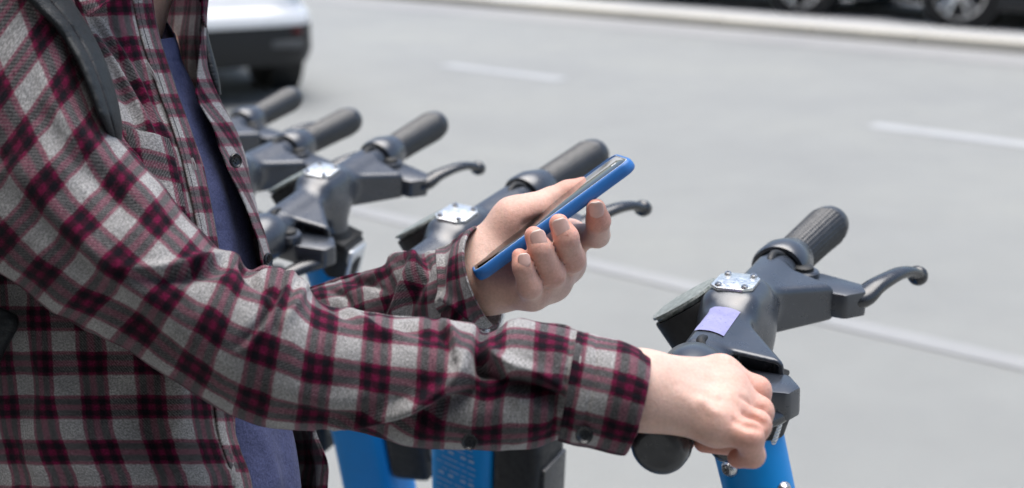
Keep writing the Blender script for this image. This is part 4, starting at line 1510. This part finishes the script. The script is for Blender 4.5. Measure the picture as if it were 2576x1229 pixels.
# ---- right sleeve
SR = [(120, -260, -330, 330, 0.850, 0.060), (150, -120, -260, 430, 0.842, 0.060), (196, 60, -160, 540, 0.832, 0.060), (250, 215, -75, 630, 0.824, 0.060), (300, 335, 0, 692, 0.818, 0.058), (352, 402, 62, 740, 0.814, 0.057), (404, 466, 132, 786, 0.810, 0.056), (462, 538, 215, 830, 0.806, 0.055), (522, 604, 318, 882, 0.803, 0.054),
      (560, 634, 385, 925, 0.801, 0.053), (600, 640, 450, 966, 0.800, 0.053), (630, 672, 510, 1002, 0.799, 0.052), (662, 682, 570, 1034, 0.798, 0.052), (712, 692, 640, 1062, 0.797, 0.050), (752, 708, 690, 1078, 0.796, 0.049), (800, 752, 760, 1086, 0.795, 0.047), (880, 776, 850, 1090, 0.793, 0.045),
      (960, 790, 940, 1102, 0.791, 0.043), (1060, 801, 1045, 1121, 0.788, 0.042), (1130, 812, 1115, 1128, 0.786, 0.041), (1190, 816, 1175, 1132, 0.784, 0.041), (1235, 830, 1220, 1132, 0.782, 0.040), (1290, 803, 1272, 1132, 0.780, 0.040), (1370, 814, 1345, 1129, 0.777, 0.038), (1440, 829, 1400, 1112, 0.774, 0.035), (1475, 838, 1428, 1106, 0.773, 0.033)]
sf = [([(1200, 815), (1180, 890), (1163, 950), (1120, 982), (1045, 1020), (940, 1052), (840, 1076)], 0.0075, 20, -34, 0.0075),
      ([(1238, 826), (1228, 880), (1285, 925), (1350, 945), (1432, 990)], 0.0062, 18, 34, 0.0078),
      ([(1230, 985), (1310, 978), (1400, 1010)], -0.0055, 30, 0, 0),
      ([(1140, 1040), (1230, 1010), (1300, 1030)], -0.0045, 28, 0, 0),
      ([(1110, 815), (1140, 850), (1150, 900)], 0.0035, 13, 18, 0.003),
      ([(330, 680), (440, 672), (530, 652), (598, 634)], 0.0045, 16, 24, 0.0045),
      ([(615, 655), (640, 705), (690, 735)], -0.0060, 12, 0, 0),
      ([(646, 690), (690, 686), (745, 705)], 0.0042, 12, 0, 0),
      ([(716, 700), (694, 750), (655, 815), (600, 870)], -0.0042, 12, -16, -0.0026),
      ([(760, 715), (745, 760), (715, 815)], 0.0036, 14, 18, 0.0022),
      ([(800, 752), (840, 770), (880, 800)], -0.003, 12, 0, 0),
      ([(880, 780), (950, 830), (1010, 840)], 0.003, 16, -18, 0.002),
      ([(960, 800), (1040, 825), (1090, 860)], -0.0028, 14, 0, 0),
      ([(120, 240), (200, 350), (300, 450), (400, 540)], 0.0030, 30, 40, 0.003),
      ([(40, 420), (160, 560), (300, 690), (420, 800)], 0.0030, 40, 50, 0.003),
      ([(150, 700), (280, 790), (420, 880), (560, 970)], -0.0030, 34, 0, 0),
      ([(700, 980), (820, 1010), (960, 1000)], 0.0028, 30, 34, 0.003),
      ([(1440, 850), (1425, 960), (1390, 1090)], -0.0028, 10, 0, 0)]
sf = [(a, b * 1.45, c, d, e * 1.45) for a, b, c, d, e in sf]
slv, SLW = sleeve('sleeve', SR, 0.0455, shirt, 420, 190, sf, (0.006, 0.0125), 0.0020, 61, r_end=0.0395)
CR = [(1452, 833, 1404, 1110, 0.7735, 0.0355), (1490, 842, 1440, 1122, 0.7722, 0.0360), (1545, 856, 1490, 1131, 0.770, 0.0362), (1595, 874, 1535, 1142, 0.768, 0.0360), (1632, 893, 1569, 1147, 0.766, 0.0350)]
cf = [([(1468, 836), (1452, 950), (1418, 1100)], -0.0012, 5, 0, 0), ([(1500, 848), (1490, 950), (1455, 1115)], -0.0012, 5, 0, 0), ([(1615, 886), (1612, 1000), (1560, 1130)], -0.0008, 5, 0, 0), ([(1540, 860), (1580, 900), (1600, 960)], 0.0015, 20, 0, 0)]
cuf, _ = sleeve('cuff', CR, 0.0395, shirt, 70, 150, cf, (0.0180, 0.010), 0.0009, 63, solid=0.0022)
# slide the cuff's end so that it bows outwards like the photographed edge
me = cuf.data
co = np.empty(len(me.vertices) * 3); me.vertices.foreach_get('co', co); co = co.reshape(-1, 3)
nl_, na_ = 70, 151
Wc = co.reshape(nl_, na_, 3)
ph = np.linspace(0, 2 * np.pi, na_)
axis = Wc[-1].mean(0) - Wc[0].mean(0); axis /= np.linalg.norm(axis)
bow = 0.0045 * np.clip(np.sin(ph), -0.3, 1) ** 1
Wc = Wc + axis[None, None] * (np.linspace(0, 1, nl_)[:, None, None] ** 1.5) * bow[None, :, None]
me.vertices.foreach_set('co', Wc.reshape(-1)); me.update()
button(1181, 1112, 0.752, 0.0046, P(1181, 1180, 0.70) - P(1181, 1112, 0.76) + 0.35 * (CAM - P(1181, 1112, 0.76)), parent=slv)
button(1470, 1095, 0.742, 0.0050, P(1470, 1180, 0.70) - P(1470, 1100, 0.745) + 0.5 * (CAM - P(1470, 1100, 0.745)), parent=cuf)

# ---- left sleeve and open cuff
SL = [(540, 800, 620, 1030, 1.13, 0.05), (640, 775, 720, 1000, 1.11, 0.05), (720, 748, 790, 965, 1.095, 0.048), (800, 724, 850, 935, 1.08, 0.046), (850, 706, 890, 915, 1.07, 0.045), (905, 688, 940, 900, 1.06, 0.044), (962, 668, 985, 885, 1.045, 0.043), (985, 642, 1010, 872, 1.035, 0.043), (1015, 630, 1040, 865, 1.028, 0.043), (1062, 640, 1075, 855, 1.018, 0.043), (1100, 628, 1110, 845, 1.010, 0.043)]
lf = [([(985, 645), (1020, 640), (1050, 655), (1055, 690)], 0.005, 11, -14, 0.005),
      ([(1040, 650), (1010, 720), (985, 790), (960, 830)], 0.006, 14, 22, 0.006),
      ([(1090, 640), (1060, 700), (1020, 790)], -0.005, 14, 0, 0),
      ([(820, 730), (860, 740), (880, 770)], -0.004, 9, 0, 0), ([(870, 705), (930, 712), (960, 730)], -0.004, 9, 0, 0), ([(900, 700), (950, 690), (975, 670)], 0.004, 10, 0, 0)]
sl2, _ = sleeve('sleeve', SL, 0.036, shirt, 160, 120, lf, (0.010, 0.006), 0.0026, 71)
CL = [(1095, 628, 1105, 852, 1.010, 0.0440), (1130, 614, 1132, 846, 1.004, 0.0450), (1160, 592, 1165, 842, 0.999, 0.0455), (1180, 578, 1205, 836, 0.995, 0.0455), (1197, 569, 1250, 822, 0.992, 0.0455)]
lcf = [([(1118, 622), (1112, 720), (1105, 830)], -0.0016, 6, 0, 0), ([(1150, 600), (1140, 700), (1140, 760)], 0.0030, 14, 18, 0.002),
       ([(1090, 790), (1120, 750), (1170, 770), (1225, 815)], 0.0075, 14, 18, 0.008)]
cu2, _ = sleeve('cuff', CL, 0.036, shirt, 70, 120, lcf, (0.022, 0.018), 0.0014, 73, solid=0.0022)
me = cu2.data
co = np.empty(len(me.vertices) * 3); me.vertices.foreach_get('co', co); Wc = co.reshape(70, 121, 3)
ph = np.linspace(0, 2 * np.pi, 121)
axis = P(1290, 640, 1.0) - P(1150, 690, 1.0); axis /= np.linalg.norm(axis)
pull = -0.019 * np.clip(np.sin(ph), 0, 1) * np.clip(0.75 + 0.25 * np.cos(ph), 0, 1) + 0.010 * np.clip(-np.sin(ph), 0, 1) * np.clip(-np.cos(ph) + 0.2, 0, 1)
Wc = Wc + axis[None, None] * (np.linspace(0, 1, 70)[:, None, None] ** 1.3) * pull[None, :, None]
me.vertices.foreach_set('co', Wc.reshape(-1)); me.update()

# ---- trousers, shoes, hair (below and above the picture)
def trouser(p):
    d = sd_cap(p, hips + (0, 0, 0.06), hips - (0, 0, 0.02), 0.108, 0.108)
    for s_ in (-1, 1):
        ft = hips + plf * s_ * 0.078
        kn = np.array([ft[0], ft[1], 0.48]) + pf * 0.02
        d = smin(d, sd_cap(p, ft, kn, 0.092, 0.068), 0.03)
        d = smin(d, sd_cap(p, kn, np.array([ft[0], ft[1], 0.11]), 0.066, 0.058), 0.02)
    return d
Vt, Ft = surface_net(trouser, hips - (0.26, 0.26, 0.92), hips + (0.26, 0.26, 0.2), 0.008)
mk('trousers', relax(Vt, Ft, 1), Ft, M_DENIM)
for s_ in (-1, 1):
    ft = hips + plf * s_ * 0.078
    def shoe(p):
        a = np.array([ft[0], ft[1], 0.045]) - pf * 0.05
        b = np.array([ft[0], ft[1], 0.035]) + pf * 0.15
        d = smin(sd_cap(p, a, b, 0.042, 0.036), sd_cap(p, a + (0, 0, 0.02), a + pf * 0.05 + np.array([0, 0, 0.06]), 0.04, 0.038), 0.03)
        return smax(d, 0.002 - p[:, 2], 0.006)
    Vs, Fs = surface_net(shoe, (ft[0] - 0.28, ft[1] - 0.28, -0.02), (ft[0] + 0.28, ft[1] + 0.28, 0.2), 0.006)
    mk('shoe', relax(Vs, Fs, 1), Fs, M_MATTE)
def hair(p):
    d = sd_ell(p, hd + hax[2] * 0.012 - hax[0] * 0.008, hax, (0.104, 0.082, 0.122))
    q = (p - hd.astype(np.float32))
    cut = (q @ hax[0].astype(np.float32)) * 0.9 - (q @ hax[2].astype(np.float32)) * 0.75 - 0.018
    low = -(q @ hax[2].astype(np.float32)) - 0.055
    d = smax(smax(d, cut, 0.012), low, 0.012)
    return d + 0.003 * vnoise(p * np.array([1, 1, 0.4]), 90, 3).astype(np.float32)
Vh, Fh = surface_net(hair, hd - 0.16, hd + 0.16, 0.005)
mk('hair', Vh, Fh, M_HAIR)

# ------------------------------------------------------------------ backpack
bpos = P(-420, 520, 1.06)
bag = empty('backpack', tuple(bpos))
tag(bag, 'black leather backpack worn by the person, padded strap over the plaid shoulder', 'backpack')
def bk(name, verts, faces, mat, solid=0.0, parent=bag):
    o = meshobj(name, verts, faces, mat, None)
    o.parent = parent
    if parent is bag:
        o.matrix_parent_inverse = Matrix.Translation(-Vector(bag.location))
    if solid:
        md = o.modifiers.new('t', 'SOLIDIFY'); md.thickness = solid; md.offset = -1
    return o
def bagf(p):
    axb = np.array([pf, plf, [0, 0, 1.0]])
    c = bpos
    d = sd_box(p, c, (0.062, 0.125, 0.20), 0.05, axb)
    d = smin(d, sd_box(p, c - pf * 0.06 - np.array([0, 0, 0.06]), (0.03, 0.10, 0.11), 0.025, axb), 0.01)
    return d
Vg, Fg = surface_net(bagf, bpos - 0.3, bpos + 0.3, 0.008)
bk('bag', relax(Vg, Fg, 1), Fg, M_LEATHER)
def strap_lift(i, u, lean):
    return lean * ((1.15 - u) * min(1.0, (89 - i) / 24) + 1.3 * max(0.0, (38 - i) / 38))
def strap(edge, name='shoulder_strap', lean=0.0):
    """edge: (lx,ly,rx,ry,z) left and right edges along the strap"""
    st = catmull(np.array(edge, float), 90)
    vs, fs = [], []
    nq = 22
    for i in range(90):
        lx, ly, rx, ry, z = st[i]
        for j in range(nq):
            u = j / (nq - 1)
            puff = 0.0052 * (np.sin(np.pi * u) ** 0.4) - 0.0022 * math.exp(-((u - 0.45) / 0.06) ** 2)
            puff += 0.0003 * math.sin(i * 0.9 + 3 * u) * math.sin(i * 0.31)
            edge_in = 0.004 * (abs(u - 0.5) * 2) ** 6
            vs.append(P(lx + (rx - lx) * u, ly + (ry - ly) * u, z - puff + edge_in - strap_lift(i, u, lean)))
    for i in range(89):
        for j in range(nq - 1):
            k = i * nq + j
            fs.append((k, k + 1, k + nq + 1, k + nq))
    return bk(name, vs, fs, M_LEATHER, 0.0012), st
so, sst = strap([(5, -120, 90, -150, 0.848), (38, -50, 130, -75, 0.842), (76, 2, 172, -5, 0.832), (140, 66, 222, 75, 0.822), (192, 145, 262, 158, 0.815), (226, 224, 288, 240, 0.812), (254, 300, 301, 305, 0.812), (276, 345, 302, 350, 0.816), (288, 380, 300, 385, 0.826)], lean=0.030)
bm = bmesh.new()
for i in range(0, 88):
    for q, rr in ((0.45, 0),):
        lx, ly, rx, ry, z = sst[i]; lx2, ly2, rx2, ry2, z2 = sst[i] + (sst[i + 1] - sst[i]) * 0.55
        a = P(lx + (rx - lx) * 0.52, ly + (ry - ly) * 0.52, z - 0.0058 - strap_lift(i, 0.52, 0.030)); b = P(lx2 + (rx2 - lx2) * 0.52, ly2 + (ry2 - ly2) * 0.52, z2 - 0.0058 - strap_lift(i + 1, 0.52, 0.030))
        tube(bm, [a, b], [0.00035, 0.00035], 5)
sto = bmobj('stitching', bm, M_DARKTHREAD)
sto.parent = so
strap([(506, 70, 516, 60, 1.02), (506, 110, 524, 105, 1.008), (508, 160, 540, 165, 0.999), (522, 200, 549, 208, 0.998), (540, 235, 553, 240, 1.003)])
vs = [P(-30, 760, 0.845), P(40, 765, 0.845), P(60, 800, 0.843), P(25, 850, 0.84), P(-30, 900, 0.84)]
st2, _ = strap([(-160, 640, -150, 690, 0.86), (-90, 720, -60, 760, 0.845), (-40, 780, 40, 800, 0.838), (-60, 880, 10, 880, 0.84), (-90, 980, -40, 980, 0.85)])

# ------------------------------------------------------------------ phone
pc = (P(1203, 694, ZP) + P(1594, 410, ZP)) / 2
lv = P(1594, 420, ZP) - P(1206, 704, ZP)
plen = np.linalg.norm(lv) + 0.004
lv /= np.linalg.norm(lv)
wv = -0.0008 * RT + 0.0118 * UP + 0.067 * FW
wv -= lv * (wv @ lv); wv /= np.linalg.norm(wv)
nv = np.cross(wv, lv)
if nv @ UP < 0: nv = -nv
phw, pth = 0.067, 0.0094
near_mid = (P(1206, 697, ZP) + P(1592, 415, ZP)) / 2
pcen = near_mid + wv * phw / 2
phone = empty('smartphone', tuple(pcen))
Mrot = Matrix((Vector(lv), Vector(wv), Vector(nv))).transposed()
if Mrot.determinant() < 0:
    Mrot = Matrix((Vector(lv), Vector(wv), Vector(-nv))).transposed()
phone.rotation_euler = Mrot.to_euler()
sgn = 1 if Vector(nv).dot(Mrot @ Vector((0, 0, 1))) > 0 else -1
tag(phone, 'dark phone in a blue case held in the raised left hand', 'phone')
def rrect(l, w_, r, n=8):
    pts = []
    for cx_, cy_, a0 in ((l / 2 - r, w_ / 2 - r, 0), (-l / 2 + r, w_ / 2 - r, 90), (-l / 2 + r, -w_ / 2 + r, 180), (l / 2 - r, -w_ / 2 + r, 270)):
        for k in range(n + 1):
            a = math.radians(a0 + 90 * k / n)
            pts.append((cx_ + r * math.cos(a), cy_ + r * math.sin(a)))
    return pts
def ring_at(z, inset, r=0.0105): return [(x, y, z * sgn) for x, y in rrect(plen - 2 * inset, phw - 2 * inset, max(r - inset, 0.002))]
bm = bmesh.new()
hh = pth / 2
prof = [(-hh, 0.0034), (-hh + 0.0006, 0.0016), (-hh + 0.002, 0.0004), (-hh + 0.0045, 0.0), (hh - 0.0022, 0.0003), (hh - 0.0006, 0.0009), (hh, 0.0017), (hh - 0.0002, 0.0024), (hh - 0.0014, 0.0026)]
loft(bm, [ring_at(z, i) for z, i in prof])
bmobj('phone_case', bm, M_CASE, phone, angle=60)
bm = bmesh.new()
loft(bm, [ring_at(z, i, 0.010) for z, i in ((hh - 0.0012, 0.0027), (hh - 0.0004, 0.0028), (hh - 0.0001, 0.0034))])
scr = bmobj('screen', bm, M_GLASS, phone, angle=50)
bm = bmesh.new()
outer = ring_at(hh - 0.00045, 0.00255, 0.010); inner = ring_at(hh - 0.00005, 0.0031, 0.010)
loft(bm, [outer, inner], caps=False)
bmobj('screen_rim', bm, M_WHITE, scr)
bm = bmesh.new()
lathe(bm, (plen / 2 - 0.011, -phw / 2 + 0.024, (hh - 0.0002) * sgn), (0, 0, sgn), [(0, 0.0022), (0.0002, 0.0022), (0.0002, 0.0012), (0.0001, 0.0010), (0.0001, 0)], 16, False)
bmobj('camera_ring', bm, M_WHITE, scr)
for zz, x0 in ((0.0, -0.6),):
    bm = bmesh.new()
    rbox(bm, (plen * 0.28, phw / 2 + 0.0003, 0), (0.012, 0.001, 0.0024), 0.0004)
    bmobj('side_button', bm, M_CASE, phone)

print('HEAD near', HEADM[0])
